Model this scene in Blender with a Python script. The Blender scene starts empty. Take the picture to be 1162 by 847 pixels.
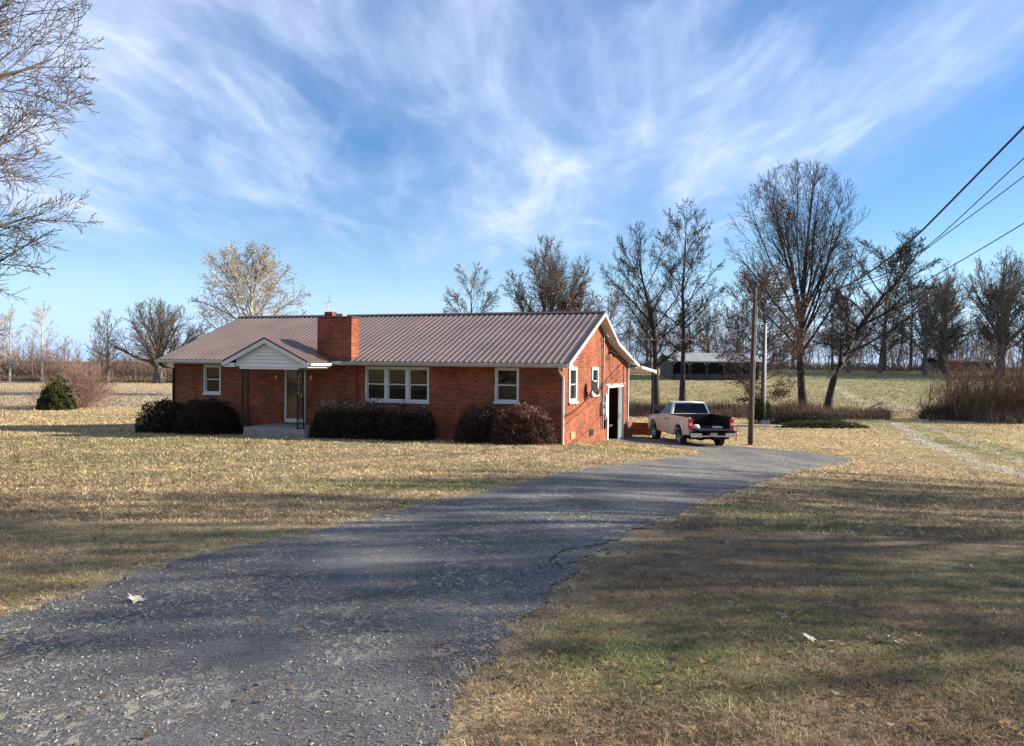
import bpy, math, random
import numpy as np
from mathutils import Vector, Matrix
from mathutils.geometry import delaunay_2d_cdt

SC = bpy.context.scene
COL = SC.collection
R = math.radians
PI = math.pi

# ------------------------------------------------------------------ tagging
def tag(o, label=None, cat=None, group=None, kind=None):
    if label: o['label'] = label
    if cat: o['category'] = cat
    if group: o['group'] = group
    if kind: o['kind'] = kind
    return o

def empty(name, loc=(0, 0, 0), rz=0, label=None, cat=None, group=None):
    o = bpy.data.objects.new(name, None)
    o.empty_display_size = .3
    COL.objects.link(o)
    o.location = loc
    o.rotation_euler = (0, 0, rz)
    return tag(o, label, cat, group)

def children(o):
    return [c for c in bpy.data.objects if c.parent == o]

def copy_tree(o, parent=None):
    c = o.copy()
    COL.objects.link(c)
    if parent: c.parent = parent
    for ch in children(o):
        copy_tree(ch, c)
    return c

# ------------------------------------------------------------------ mesh builders
class MB:
    def __init__(s):
        s.v = []; s.f = []
    def quad(s, a, b, c, d):
        n = len(s.v); s.v += [a, b, c, d]; s.f.append((n, n+1, n+2, n+3)); return s
    def box(s, x0, x1, y0, y1, z0, z1):
        n = len(s.v)
        s.v += [(x0,y0,z0),(x1,y0,z0),(x1,y1,z0),(x0,y1,z0),(x0,y0,z1),(x1,y0,z1),(x1,y1,z1),(x0,y1,z1)]
        s.f += [tuple(n+i for i in q) for q in ((0,3,2,1),(4,5,6,7),(0,1,5,4),(1,2,6,5),(2,3,7,6),(3,0,4,7))]
        return s
    def prism(s, poly, axis, a, b):
        """poly: 2D outline, extruded along axis from a to b"""
        n = len(s.v); m = len(poly)
        def P(p, t):
            if axis == 'x': return (t, p[0], p[1])
            if axis == 'y': return (p[0], t, p[1])
            return (p[0], p[1], t)
        s.v += [P(p, a) for p in poly] + [P(p, b) for p in poly]
        s.f.append(tuple(n+i for i in range(m)))
        s.f.append(tuple(n+m+i for i in reversed(range(m))))
        for i in range(m):
            j = (i+1) % m
            s.f.append((n+j, n+i, n+m+i, n+m+j))
        return s
    def tube(s, pts, r, sides=8, cap=True):
        pts = [Vector(p) for p in pts]
        rs = r if isinstance(r, (list, tuple)) else [r]*len(pts)
        n0 = len(s.v)
        for i, p in enumerate(pts):
            t = (pts[min(i+1, len(pts)-1)] - pts[max(i-1, 0)]).normalized()
            ref = Vector((0,0,1)) if abs(t.z) < .9 else Vector((1,0,0))
            u = t.cross(ref).normalized(); w = t.cross(u)
            for k in range(sides):
                a = 2*PI*k/sides
                s.v.append(tuple(p + (u*math.cos(a) + w*math.sin(a))*rs[i]))
        for i in range(len(pts)-1):
            for k in range(sides):
                a = n0+i*sides+k; b = n0+i*sides+(k+1) % sides
                s.f.append((a, b, b+sides, a+sides))
        if cap:
            s.f.append(tuple(n0+k for k in range(sides)))
            s.f.append(tuple(n0+(len(pts)-1)*sides+k for k in reversed(range(sides))))
        return s
    def build(s, name, mat, parent=None, dz=0, smooth=False, bevel=0, fix=True):
        me = bpy.data.meshes.new(name)
        me.from_pydata([(x, y, z+dz) for x, y, z in s.v], [], s.f)
        if fix:
            import bmesh
            bm = bmesh.new(); bm.from_mesh(me)
            bmesh.ops.recalc_face_normals(bm, faces=bm.faces)
            bm.to_mesh(me); bm.free()
        if smooth:
            me.polygons.foreach_set('use_smooth', [True]*len(me.polygons))
        if mat: me.materials.append(mat)
        o = bpy.data.objects.new(name, me)
        COL.objects.link(o)
        if parent: o.parent = parent
        if bevel:
            b = o.modifiers.new('b', 'BEVEL'); b.width = bevel; b.segments = 2; b.limit_method = 'ANGLE'
        return o

def np_mesh(name, V, F, mat, parent=None, col=None, smooth=False):
    """V (n,3), F (m,k) all same k"""
    me = bpy.data.meshes.new(name)
    V = np.asarray(V, dtype=np.float32); F = np.asarray(F, dtype=np.int32)
    m, k = F.shape
    me.vertices.add(len(V)); me.vertices.foreach_set('co', V.ravel())
    me.loops.add(m*k); me.loops.foreach_set('vertex_index', F.ravel())
    me.polygons.add(m)
    me.polygons.foreach_set('loop_start', np.arange(0, m*k, k, dtype=np.int32))
    me.polygons.foreach_set('loop_total', np.full(m, k, dtype=np.int32))
    if smooth: me.polygons.foreach_set('use_smooth', np.ones(m, dtype=bool))
    me.update(calc_edges=True)
    if col is not None:
        at = me.color_attributes.new('Col', 'FLOAT_COLOR', 'POINT')
        c = np.ones((len(V), 4), dtype=np.float32); c[:, :3] = col
        at.data.foreach_set('color', c.ravel())
    if mat: me.materials.append(mat)
    o = bpy.data.objects.new(name, me)
    COL.objects.link(o)
    if parent: o.parent = parent
    return o

# ------------------------------------------------------------------ materials
def new_mat(name):
    m = bpy.data.materials.new(name); m.use_nodes = True
    nt = m.node_tree
    return m, nt, nt.nodes['Principled BSDF']

def N(nt, t, **kw):
    n = nt.nodes.new(t)
    for k, v in kw.items():
        if k in n.inputs: n.inputs[k].default_value = v
        else: setattr(n, k, v)
    return n

def plain(name, c, rough=.6, metal=0, var=.12, scale=6, bump=0, spec=.5):
    m, nt, b = new_mat(name)
    tc = N(nt, 'ShaderNodeTexCoord')
    no = N(nt, 'ShaderNodeTexNoise'); no.inputs['Scale'].default_value = scale; no.inputs['Detail'].default_value = 6
    nt.links.new(tc.outputs['Object'], no.inputs['Vector'])
    cr = N(nt, 'ShaderNodeValToRGB')
    cr.color_ramp.elements[0].position = .3; cr.color_ramp.elements[1].position = .7
    cr.color_ramp.elements[0].color = (*[x*(1-var) for x in c], 1)
    cr.color_ramp.elements[1].color = (*[min(1, x*(1+var)) for x in c], 1)
    nt.links.new(no.outputs['Fac'], cr.inputs['Fac'])
    nt.links.new(cr.outputs['Color'], b.inputs['Base Color'])
    b.inputs['Roughness'].default_value = rough
    b.inputs['Metallic'].default_value = metal
    b.inputs['Specular IOR Level'].default_value = spec
    if bump:
        bp = N(nt, 'ShaderNodeBump'); bp.inputs['Strength'].default_value = bump; bp.inputs['Distance'].default_value = .02
        nt.links.new(no.outputs['Fac'], bp.inputs['Height']); nt.links.new(bp.outputs['Normal'], b.inputs['Normal'])
    return m

def attr_mat(name, rough=.8, trans=0.0, noise=0, nscale=30, spec=.2):
    m, nt, b = new_mat(name)
    a = N(nt, 'ShaderNodeVertexColor'); a.layer_name = 'Col'
    src = a.outputs['Color']
    if noise:
        tc = N(nt, 'ShaderNodeTexCoord')
        acc = None
        for s in (nscale, nscale*.22, nscale*.04):
            no = N(nt, 'ShaderNodeTexNoise'); no.inputs['Scale'].default_value = s; no.inputs['Detail'].default_value = 5
            nt.links.new(tc.outputs['Object'], no.inputs['Vector'])
            mr = N(nt, 'ShaderNodeMapRange'); mr.inputs['From Min'].default_value = .3; mr.inputs['From Max'].default_value = .7
            mr.inputs['To Min'].default_value = 1-noise; mr.inputs['To Max'].default_value = 1+noise
            nt.links.new(no.outputs['Fac'], mr.inputs['Value'])
            if acc is None: acc = mr.outputs['Result']
            else:
                mm = N(nt, 'ShaderNodeMath', operation='MULTIPLY')
                nt.links.new(acc, mm.inputs[0]); nt.links.new(mr.outputs['Result'], mm.inputs[1]); acc = mm.outputs[0]
        vm = N(nt, 'ShaderNodeVectorMath', operation='SCALE')
        nt.links.new(src, vm.inputs[0]); nt.links.new(acc, vm.inputs['Scale'])
        src = vm.outputs['Vector']
    nt.links.new(src, b.inputs['Base Color'])
    b.inputs['Roughness'].default_value = rough
    b.inputs['Specular IOR Level'].default_value = spec
    if trans:
        out = nt.nodes['Material Output']
        tr = N(nt, 'ShaderNodeBsdfTranslucent'); mx = N(nt, 'ShaderNodeMixShader'); mx.inputs[0].default_value = trans
        nt.links.new(src, tr.inputs['Color']); nt.links.new(b.outputs[0], mx.inputs[1]); nt.links.new(tr.outputs[0], mx.inputs[2])
        nt.links.new(mx.outputs[0], out.inputs['Surface'])
    return m

def brick_mat(name, c1, c2, mortar):
    m, nt, b = new_mat(name)
    tc = N(nt, 'ShaderNodeTexCoord')
    sp = N(nt, 'ShaderNodeSeparateXYZ'); nt.links.new(tc.outputs['Object'], sp.inputs[0])
    ad = N(nt, 'ShaderNodeMath', operation='ADD'); nt.links.new(sp.outputs[0], ad.inputs[0]); nt.links.new(sp.outputs[1], ad.inputs[1])
    cb = N(nt, 'ShaderNodeCombineXYZ'); nt.links.new(ad.outputs[0], cb.inputs[0]); nt.links.new(sp.outputs[2], cb.inputs[1])
    br = N(nt, 'ShaderNodeTexBrick'); nt.links.new(cb.outputs[0], br.inputs['Vector'])
    br.inputs['Scale'].default_value = 1; br.inputs['Brick Width'].default_value = .21; br.inputs['Row Height'].default_value = .072
    br.inputs['Mortar Size'].default_value = .008; br.inputs['Mortar Smooth'].default_value = .3; br.inputs['Bias'].default_value = -.1
    br.inputs['Color1'].default_value = (*c1, 1); br.inputs['Color2'].default_value = (*c2, 1); br.inputs['Mortar'].default_value = (*mortar, 1)
    no = N(nt, 'ShaderNodeTexNoise'); no.inputs['Scale'].default_value = 1.1; no.inputs['Detail'].default_value = 8
    nt.links.new(tc.outputs['Object'], no.inputs['Vector'])
    mr = N(nt, 'ShaderNodeMapRange'); mr.inputs['From Min'].default_value = .3; mr.inputs['From Max'].default_value = .7
    mr.inputs['To Min'].default_value = .72; mr.inputs['To Max'].default_value = 1.22; nt.links.new(no.outputs['Fac'], mr.inputs['Value'])
    vm = N(nt, 'ShaderNodeVectorMath', operation='SCALE'); nt.links.new(br.outputs['Color'], vm.inputs[0]); nt.links.new(mr.outputs[0], vm.inputs['Scale'])
    nt.links.new(vm.outputs[0], b.inputs['Base Color'])
    b.inputs['Roughness'].default_value = .9; b.inputs['Specular IOR Level'].default_value = .2
    bp = N(nt, 'ShaderNodeBump'); bp.inputs['Strength'].default_value = .6; bp.inputs['Distance'].default_value = .008; bp.invert = True
    nt.links.new(br.outputs['Fac'], bp.inputs['Height']); nt.links.new(bp.outputs['Normal'], b.inputs['Normal'])
    return m

M = {}
M['brick'] = brick_mat('brick', (.28, .064, .026), (.115, .021, .012), (.31, .18, .12))
M['brickdark'] = M['brick']
M['roof'] = plain('roof_metal', (.15, .10, .082), .45, .0, .16, .8, spec=.6)
M['roofdark'] = plain('roof_trim', (.07, .04, .035), .45, 0, .1)
M['white'] = plain('white_paint', (.58, .575, .54), .5, 0, .08, 3)
M['soffit'] = plain('soffit', (.62, .58, .52), .6, 0, .08, 3)
M['siding'] = plain('siding', (.66, .64, .58), .55, 0, .06, 4)
M['gutter'] = plain('old_gutter', (.42, .41, .39), .5, .1, .2, 4)
M['glass'] = plain('window_glass', (.010, .012, .013), .08, 0, .5, 1.2, spec=.28)
M['iron'] = plain('iron', (.018, .018, .02), .7, 0, spec=.2)
M['concrete'] = plain('concrete', (.25, .235, .215), .9, 0, .2, 5, .4)
M['greydoor'] = plain('grey_door', (.2, .2, .2), .6, 0, .08)
M['greymetal'] = plain('grey_metal', (.32, .33, .34), .4, .6, .1)
M['wood_door'] = plain('wood_door', (.42, .22, .07), .45, 0, .25, 4)
M['inside'] = plain('dark_room', (.05, .045, .04), .9)
M['truckpaint'] = plain('truck_paint', (.76, .75, .72), .28, .0, .03, 2, spec=.7)
M['black'] = plain('black_plastic', (.010, .010, .011), .75, 0, .2, spec=.15)
M['tyre'] = plain('tyre_rubber', (.018, .018, .018), .85, 0, .2)
M['chrome'] = plain('chrome', (.7, .7, .72), .15, 1, .03)
M['alloy'] = plain('alloy', (.5, .5, .5), .3, .9, .05)
M['redlens'] = plain('red_lens', (.45, .02, .02), .2, 0, .1)
M['polewood'] = plain('pole_wood', (.065, .04, .03), .9, 0, .3, 8, .5)
M['whitepole'] = plain('white_pole', (.62, .61, .58), .6, 0, .12)
M['wire'] = plain('wire', (.02, .02, .022), .6)
M['stake'] = plain('stake', (.38, .22, .1), .8)
M['barnroof'] = plain('barn_roof', (.24, .24, .24), .6, .0, .2, .8)
M['barnwood'] = plain('barn_wood', (.07, .062, .06), .9, 0, .3, 2)
M['bark_dark'] = plain('bark_dark', (.058, .046, .04), .95, 0, .3, 3, .6, .1)
M['bark_grey'] = plain('bark_grey', (.12, .098, .082), .95, 0, .3, 3, .6, .1)
M['bark_pale'] = plain('bark_pale', (.40, .36, .31), .9, 0, .25, 3, .4, .1)
M['bark_brown'] = plain('bark_brown', (.16, .10, .07), .95, 0, .3, 3, .6, .1)
M['twig_pink'] = plain('twig_pink', (.27, .17, .135), .9, 0, .25, 3, 0, .1)
M['attr'] = attr_mat('foliage', .7, .25)
M['grass'] = attr_mat('grass_blades', .75, .35)
M['ground'] = attr_mat('soil_and_thatch', .95, 0, .30, 26)
M['leafpale'] = plain('dead_leaf', (.52, .46, .36), .7, 0, .2, 20)

# glass that lets you see through (storm door, truck windows)
def see_glass(name, tint, k):
    m, nt, b = new_mat(name)
    out = nt.nodes['Material Output']
    tr = N(nt, 'ShaderNodeBsdfTransparent'); tr.inputs[0].default_value = (*tint, 1)
    gl = N(nt, 'ShaderNodeBsdfGlossy'); gl.inputs['Roughness'].default_value = .03
    mx = N(nt, 'ShaderNodeMixShader'); mx.inputs[0].default_value = k
    nt.links.new(tr.outputs[0], mx.inputs[1]); nt.links.new(gl.outputs[0], mx.inputs[2]); nt.links.new(mx.outputs[0], out.inputs[0])
    return m
M['winglass'] = see_glass('window_pane', (.34, .37, .36), .055)
M['curtain'] = plain('curtain', (.55, .54, .48), .9, 0, .15, 5)
M['doorglass'] = see_glass('storm_glass', (.7, .7, .7), .05)

# asphalt
def asphalt():
    m, nt, b = new_mat('asphalt')
    tc = N(nt, 'ShaderNodeTexCoord')
    def noise(s, d=6, mp=None):
        n = N(nt, 'ShaderNodeTexNoise'); n.inputs['Scale'].default_value = s; n.inputs['Detail'].default_value = d
        src = tc.outputs['Object']
        if mp:
            mm = N(nt, 'ShaderNodeMapping'); mm.inputs['Rotation'].default_value = (0, 0, mp[0]); mm.inputs['Scale'].default_value = mp[1]
            nt.links.new(src, mm.inputs[0]); src = mm.outputs[0]
        nt.links.new(src, n.inputs['Vector']); return n
    def ramp(src, p0, c0, p1, c1):
        r = N(nt, 'ShaderNodeValToRGB'); e = r.color_ramp.elements
        e[0].position = p0; e[1].position = p1; e[0].color = (*c0, 1); e[1].color = (*c1, 1)
        nt.links.new(src, r.inputs[0]); return r.outputs[0]
    base = ramp(noise(1.3).outputs['Fac'], .35, (.062, .062, .068), .68, (.115, .115, .121))
    fine = ramp(noise(120, 3).outputs['Fac'], .35, (.55,)*3, .7, (1.5,)*3)
    mul = N(nt, 'ShaderNodeMixRGB', blend_type='MULTIPLY'); mul.inputs[0].default_value = 1
    nt.links.new(base, mul.inputs[1]); nt.links.new(fine, mul.inputs[2])
    # straw coloured worn specks, clumped
    sp = ramp(noise(70, 3, (R(-25), (1, .4, 1))).outputs['Fac'], .57, (0,)*3, .63, (1,)*3)
    cl = ramp(noise(1.1, 7, (R(-30), (1, .5, 1))).outputs['Fac'], .42, (.10,)*3, .62, (.95,)*3)
    mk = N(nt, 'ShaderNodeMixRGB', blend_type='MULTIPLY'); mk.inputs[0].default_value = 1
    nt.links.new(sp, mk.inputs[1]); nt.links.new(cl, mk.inputs[2])
    sp2 = ramp(noise(17, 5, (R(-25), (1, .55, 1))).outputs['Fac'], .56, (0,)*3, .64, (.8,)*3)
    mk2 = N(nt, 'ShaderNodeMixRGB', blend_type='MULTIPLY'); mk2.inputs[0].default_value = 1
    nt.links.new(sp2, mk2.inputs[1]); nt.links.new(cl, mk2.inputs[2])
    mxa = N(nt, 'ShaderNodeMixRGB', blend_type='LIGHTEN'); mxa.inputs[0].default_value = 1
    nt.links.new(mk.outputs[0], mxa.inputs[1]); nt.links.new(mk2.outputs[0], mxa.inputs[2]); mk = mxa
    wear = ramp(noise(.55, 8, (R(-30), (1, .35, 1))).outputs['Fac'], .52, (0,)*3, .68, (.6,)*3)
    mw = N(nt, 'ShaderNodeMixRGB'); mw.inputs[2].default_value = (.2, .185, .16, 1)
    nt.links.new(wear, mw.inputs[0]); nt.links.new(mul.outputs[0], mw.inputs[1])
    mx = N(nt, 'ShaderNodeMixRGB'); mx.inputs[2].default_value = (.36, .32, .24, 1)
    nt.links.new(mk.outputs[0], mx.inputs[0]); nt.links.new(mw.outputs[0], mx.inputs[1])
    nt.links.new(mx.outputs[0], b.inputs['Base Color'])
    b.inputs['Roughness'].default_value = .85; b.inputs['Specular IOR Level'].default_value = .3
    bp = N(nt, 'ShaderNodeBump'); bp.inputs['Strength'].default_value = .7; bp.inputs['Distance'].default_value = .008
    nt.links.new(noise(90, 4).outputs['Fac'], bp.inputs['Height']); nt.links.new(bp.outputs[0], b.inputs['Normal'])
    return m
M['asphalt'] = asphalt()

# ------------------------------------------------------------------ terrain
def sst(t):
    t = np.clip(t, 0, 1); return t*t*(3-2*t)
def ter(x, y):
    x = np.asarray(x, float); y = np.asarray(y, float)
    q = .044*np.maximum(0, y-3) + .07*np.maximum(0, x-1)*np.clip(y/30, 0, 1)
    h = np.maximum(.4-np.abs(q-2.0), 0)/.4
    z = -(np.minimum(q, 2.0) - h*h*.1)
    z = z + 3.4*sst((x+22)/30)*sst((y-62)/62)
    z = z - .5*np.exp(-((y-60.5)/2.0)**2)*sst((x+5)/10)          # ditch
    return z
def T(x, y): return float(ter(x, y))

def vnoise(x, y, s, seed=0):
    x = np.asarray(x)/s; y = np.asarray(y)/s
    xi = np.floor(x).astype(np.int64); yi = np.floor(y).astype(np.int64)
    fx = x-xi; fy = y-yi; fx = fx*fx*(3-2*fx); fy = fy*fy*(3-2*fy)
    def h(a, b):
        n = (a*374761393 + b*668265263 + seed*974634777) & 0xffffffff
        n = ((n ^ (n >> 13))*1274126177) & 0xffffffff
        return ((n ^ (n >> 16)) & 0xffff)/65535.
    return (h(xi, yi)*(1-fx)+h(xi+1, yi)*fx)*(1-fy) + (h(xi, yi+1)*(1-fx)+h(xi+1, yi+1)*fx)*fy
def fbm(x, y, s, seed=0, o=4):
    a = 0; w = .5; t = 0
    for i in range(o):
        a = a + w*vnoise(x, y, s, seed+i*7); t += w; s *= .5; w *= .55
    return a/t

# green patches (x, y, rx, ry, strength)
GREEN = [(-2.2, 13.2, 2.2, .9, .8), (.9, 4.3, .75, .55, .75), (-4.2, 8.2, 1.2, .5, .5), (1.75, 5.5, .45, .3, .8), (-9.8, 18, 4.5, 1.6, .55),
         (-13, 24, 8, 3, .5), (4.6, 7.2, 1.6, .8, .4), (3.6, 25.2, 3.2, 1.1, .6), (2.6, 4.2, .5, .8, .35), (-16, 31, 10, 1.5, .5),
         (22, 33, 2.0, 9, .8), (25, 50, 3, 8, .6), (48, 100, 24, 18, .75), (34, 27, 6, 6, .5), (1.3, 5.0, 1.6, .5, .4), (3.4, 30.2, 1.2, 2.0, .6), (-1.0, 16.5, 3, .8, .4)]
RUTS = [([(26.5, 57), (25.6, 52), (23.3, 45.5), (20.9, 39.6), (18.9, 32.5), (17.4, 27), (16.6, 20), (16.5, 8)], .42, .9),
        ([(28.3, 57), (27.4, 52), (25, 45), (22.6, 38.5), (20.7, 32), (19.3, 27), (18.5, 20), (18.4, 8)], .32, .6),
        ([(32.5, 66), (33.5, 72), (35.5, 82), (37, 89), (38.5, 93)], .5, .7), ([(35.6, 67), (36.4, 73), (38, 80)], .5, .6)]
def rut(x, y):
    r = np.zeros(np.shape(x))
    if np.size(x) == 0: return r
    n = (fbm(x, y, .9, 91)-.5)
    for P, w, st in RUTS:
        d = np.full(np.shape(x), 1e9)
        for a, b in zip(P[:-1], P[1:]):
            ax, ay = a; bx_, by_ = b[0]-ax, b[1]-ay
            t = np.clip(((x-ax)*bx_+(y-ay)*by_)/(bx_*bx_+by_*by_), 0, 1)
            d = np.minimum(d, np.hypot(x-ax-bx_*t, y-ay-by_*t))
        r = np.maximum(r, st*np.clip(1.4-d/w+n*2.2, 0, 1))
    return r
def ground_col(x, y):
    x = np.asarray(x, float); y = np.asarray(y, float)
    n1 = fbm(x, y*1.3, 5, 3); n2 = fbm(x, y, 1.2, 11); n3 = fbm(x, y*1.5, 14, 23); n4 = fbm(x, y, .5, 41)
    straw = np.array([.44, .325, .18]); gold = np.array([.55, .41, .20]); brown = np.array([.23, .155, .092]); green = np.array([.135, .175, .05]); drab = np.array([.25, .22, .12])
    w = np.clip((n1-.40)*3.2 + (n2-.5)*1.4 + .15, 0, 1)[..., None]
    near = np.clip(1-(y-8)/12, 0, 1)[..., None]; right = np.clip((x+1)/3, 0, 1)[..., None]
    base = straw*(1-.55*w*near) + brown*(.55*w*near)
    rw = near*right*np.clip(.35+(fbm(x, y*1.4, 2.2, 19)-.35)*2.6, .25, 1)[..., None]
    base = base*(1-.8*rw) + np.array([.125, .085, .052])*(.85*rw)  # dead-grass brown at near right, with some tree shade mixed into the colour
    far = np.clip((y-22)/14, 0, 1)[..., None]
    base = base*(1-far*.7)+gold*far*.7
    base = base*(1-.3*np.clip((n3-.45)*4, 0, 1)[..., None]) + brown*1.15*.3*np.clip((n3-.45)*4, 0, 1)[..., None]
    g = np.clip((fbm(x, y*1.6, 3.2, 77)-.60)*4, 0, .3)
    for (cx, cy, rx, ry, s) in GREEN:
        d = ((x-cx)/rx)**2 + ((y-cy)/ry)**2
        g = np.maximum(g, 1.0*s*np.clip(1.5-d*.9, 0, 1)*np.clip((n4-.25)*2+.2+(n2-.5), 0, 1))
    g = np.clip(g, 0, .92)[..., None]
    base = base*(1-g)+green*g
    RUT = rut(x, y)[..., None]
    # hillside across the ditch
    hill = (sst((y-60)/4)*sst((x+10)/20))[..., None]
    hc = np.array([.36, .285, .15])*(1-.5*np.clip((n3-.4)*3, 0, 1))[..., None] + np.array([.20, .19, .08])*(.5*np.clip((n3-.4)*3, 0, 1))[..., None]
    hg = np.exp(-(((x-56)/20)**2+((y-98)/22)**2))[..., None]*.6
    hc = hc*(1-hg)+np.array([.12, .17, .05])*hg
    base = base*(1-hill)+hc*hill
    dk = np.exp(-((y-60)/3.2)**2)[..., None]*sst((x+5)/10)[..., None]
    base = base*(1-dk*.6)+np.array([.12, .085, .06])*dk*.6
    base = base*(1-RUT)+np.array([.50, .45, .36])*RUT
    # stubble field on the left, in rows
    st = (sst((y-59.5)/1.5)*sst((8-x)/10))[..., None]
    band = vnoise(y+fbm(x, y, 30, 5)*8, x*.05, 7, 9)[..., None]
    sc = np.array([.34, .27, .20])*(1-band)+np.array([.47, .35, .19])*band
    sc = np.where((y > 95)[..., None], np.array([.46, .35, .2])*(.9+.2*band), sc)
    base = base*(1-st)+sc*st
    if np.size(x):
        xr, yr = x.ravel(), y.ravel(); e = np.full(xr.shape, 9.)
        kk = (xr > -5.5) & (xr < 15) & (yr > -4) & (yr < 40)
        e[kk] = edge_dist(xr[kk], yr[kk]); e = e.reshape(x.shape)
        es = (.65*np.clip(1-e/(.16+.35*n2), 0, 1)*np.clip(.4+n4*1.4, 0, 1))[..., None]
        base = base*(1-es)+np.array([.46, .37, .25])*es
    fw = sst((y-134-8*(x < 0))/6)[..., None]
    return base*(1-fw)+np.array([.15, .11, .085])*fw

def axis(pts):
    out = []
    for a, b, s in pts:
        out += list(np.arange(a, b, s))
    return np.array(out + [pts[-1][1]])
xs = axis([(-2500, -300, 220), (-300, -100, 20), (-100, -30, 2.5), (-30, -10, .8), (-10, 10, .25), (10, 30, .35), (30, 100, 1.5), (100, 300, 20), (300, 2500, 220)])
ys = axis([(-300, -20, 40), (-20, 0, 2), (0, 14, .25), (14, 36, .4), (36, 70, .5), (70, 140, 2), (140, 300, 10), (300, 3000, 200)])
# ------------------------------------------------------------------ driveway
rng = random.Random(5); nr = np.random.default_rng(7)
LEFT = [(-4.5, -3.0), (-3.9, 1.0), (-3.45, 4.0), (-3.29, 5.0), (-3.14, 5.77), (-2.9, 6.74), (-2.49, 7.86), (-1.85, 9.07), (-1.0, 11.12), (.32, 14.02), (2.52, 18.48), (4.55, 22.24), (6.1, 25.8), (7.3, 28.6), (7.1, 30.2), (6.2, 31.6), (4.9, 32.5), (3.9, 33.0)]
RIGHT = [(4.9, 36.8), (6.4, 38.6), (7.6, 38.0), (8.98, 36.1), (10.5, 34.3), (12.13, 33.4), (13.53, 31.2), (13.0, 29.6), (10.4, 25.2), (7.08, 19.49), (3.75, 13.19), (2.05, 10.0), (1.11, 8.08), (.68, 6.97), (.44, 6.28), (.23, 5.47), (.07, 4.85), (-.06, 4.5), (-.17, 4.07), (-.3, 3.3), (-.5, 1.0), (-.8, -3.0)]
def dens(P, closed, step):
    out = []
    n = len(P)
    for i in range(n if closed else n-1):
        a = Vector(P[i]); b = Vector(P[(i+1) % n]); L = (b-a).length; k = max(1, int(L/step))
        for j in range(k): out.append(tuple(a.lerp(b, j/k)))
    return out
def smooth_poly(P, it=3):
    for _ in range(it):
        Q = [P[0]]
        for i in range(len(P)-1):
            a = P[i]; b = P[i+1]
            Q.append((a[0]*.75+b[0]*.25, a[1]*.75+b[1]*.25)); Q.append((a[0]*.25+b[0]*.75, a[1]*.25+b[1]*.75))
        P = Q+[P[-1]]
    return P
DRIVE = dens(smooth_poly(LEFT)+smooth_poly(RIGHT), True, .05)
def jitter(P, amp):
    A = np.array(P); t = np.roll(A, -2, 0)-np.roll(A, 2, 0); t /= np.linalg.norm(t, axis=1)[:, None]+1e-9
    nrm = np.stack([t[:, 1], -t[:, 0]], 1)
    k = (fbm(A[:, 0], A[:, 1], .9, 5)-.5)*2*amp + (vnoise(A[:, 0], A[:, 1], .12, 9)-.5)*amp*.9+(vnoise(A[:, 0], A[:, 1], .35, 19)-.5)*amp*.9
    return A + nrm*k[:, None]
DR = jitter(DRIVE, .17)
_DS = DR[::2]
def edge_dist(X, Y):
    out = np.empty(len(X))
    for i in range(0, len(X), 4000):
        out[i:i+4000] = np.sqrt(((X[i:i+4000, None]-_DS[None, :, 0])**2+(Y[i:i+4000, None]-_DS[None, :, 1])**2).min(1))
    return out
def inside(px, py, poly):
    poly = np.asarray(poly); r = np.zeros(px.shape, bool)
    x0, y0 = poly[:, 0], poly[:, 1]; x1, y1 = np.roll(x0, -1), np.roll(y0, -1)
    for a, b, c, d in zip(x0, y0, x1, y1):
        if b == d: continue
        m = (b > py) != (d > py)
        if not m.any(): continue
        r ^= m & (px < (c-a)*(py-b)/(d-b)+a)
    return r
def sheet(name, poly, step, lift, mat, label):
    poly = np.asarray(poly)
    bx = np.arange(poly[:, 0].min(), poly[:, 0].max(), step); by = np.arange(poly[:, 1].min(), poly[:, 1].max(), step)
    X, Y = np.meshgrid(bx, by); X = X.ravel(); Y = Y.ravel()
    k = inside(X, Y, poly); X = X[k]; Y = Y[k]
    n = len(poly)
    vs = [Vector(p) for p in poly]+[Vector((a, b)) for a, b in zip(X, Y)]
    ed = [(i, (i+1) % n) for i in range(n)]
    v, e, f, *_ = delaunay_2d_cdt(vs, ed, [list(range(n))], 1, 1e-5)
    z = ter([p.x for p in v], [p.y for p in v])+lift
    me = bpy.data.meshes.new(name)
    me.from_pydata([(p.x, p.y, q) for p, q in zip(v, z)], [], f)
    me.polygons.foreach_set('use_smooth', [True]*len(me.polygons))
    me.update()
    if len(me.polygons) and me.polygons[0].normal.z < 0: me.flip_normals()
    me.materials.append(mat)
    o = bpy.data.objects.new(name, me); COL.objects.link(o)
    return tag(o, label, kind='structure')
GX, GY = np.meshgrid(xs, ys, indexing='xy')
GZ = ter(GX, GY)
V = np.stack([GX, GY, GZ], -1).reshape(-1, 3)
nx = len(xs); ny = len(ys)
I = np.arange(nx*ny).reshape(ny, nx)
F = np.stack([I[:-1, :-1], I[:-1, 1:], I[1:, 1:], I[1:, :-1]], -1).reshape(-1, 4)
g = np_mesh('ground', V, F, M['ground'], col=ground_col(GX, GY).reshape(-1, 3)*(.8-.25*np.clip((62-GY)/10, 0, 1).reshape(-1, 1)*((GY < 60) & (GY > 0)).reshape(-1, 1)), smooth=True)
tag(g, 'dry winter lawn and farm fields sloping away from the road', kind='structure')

sheet('driveway', DR, .5, .014, M['asphalt'], 'worn blacktop driveway curving up to the house')

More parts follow.
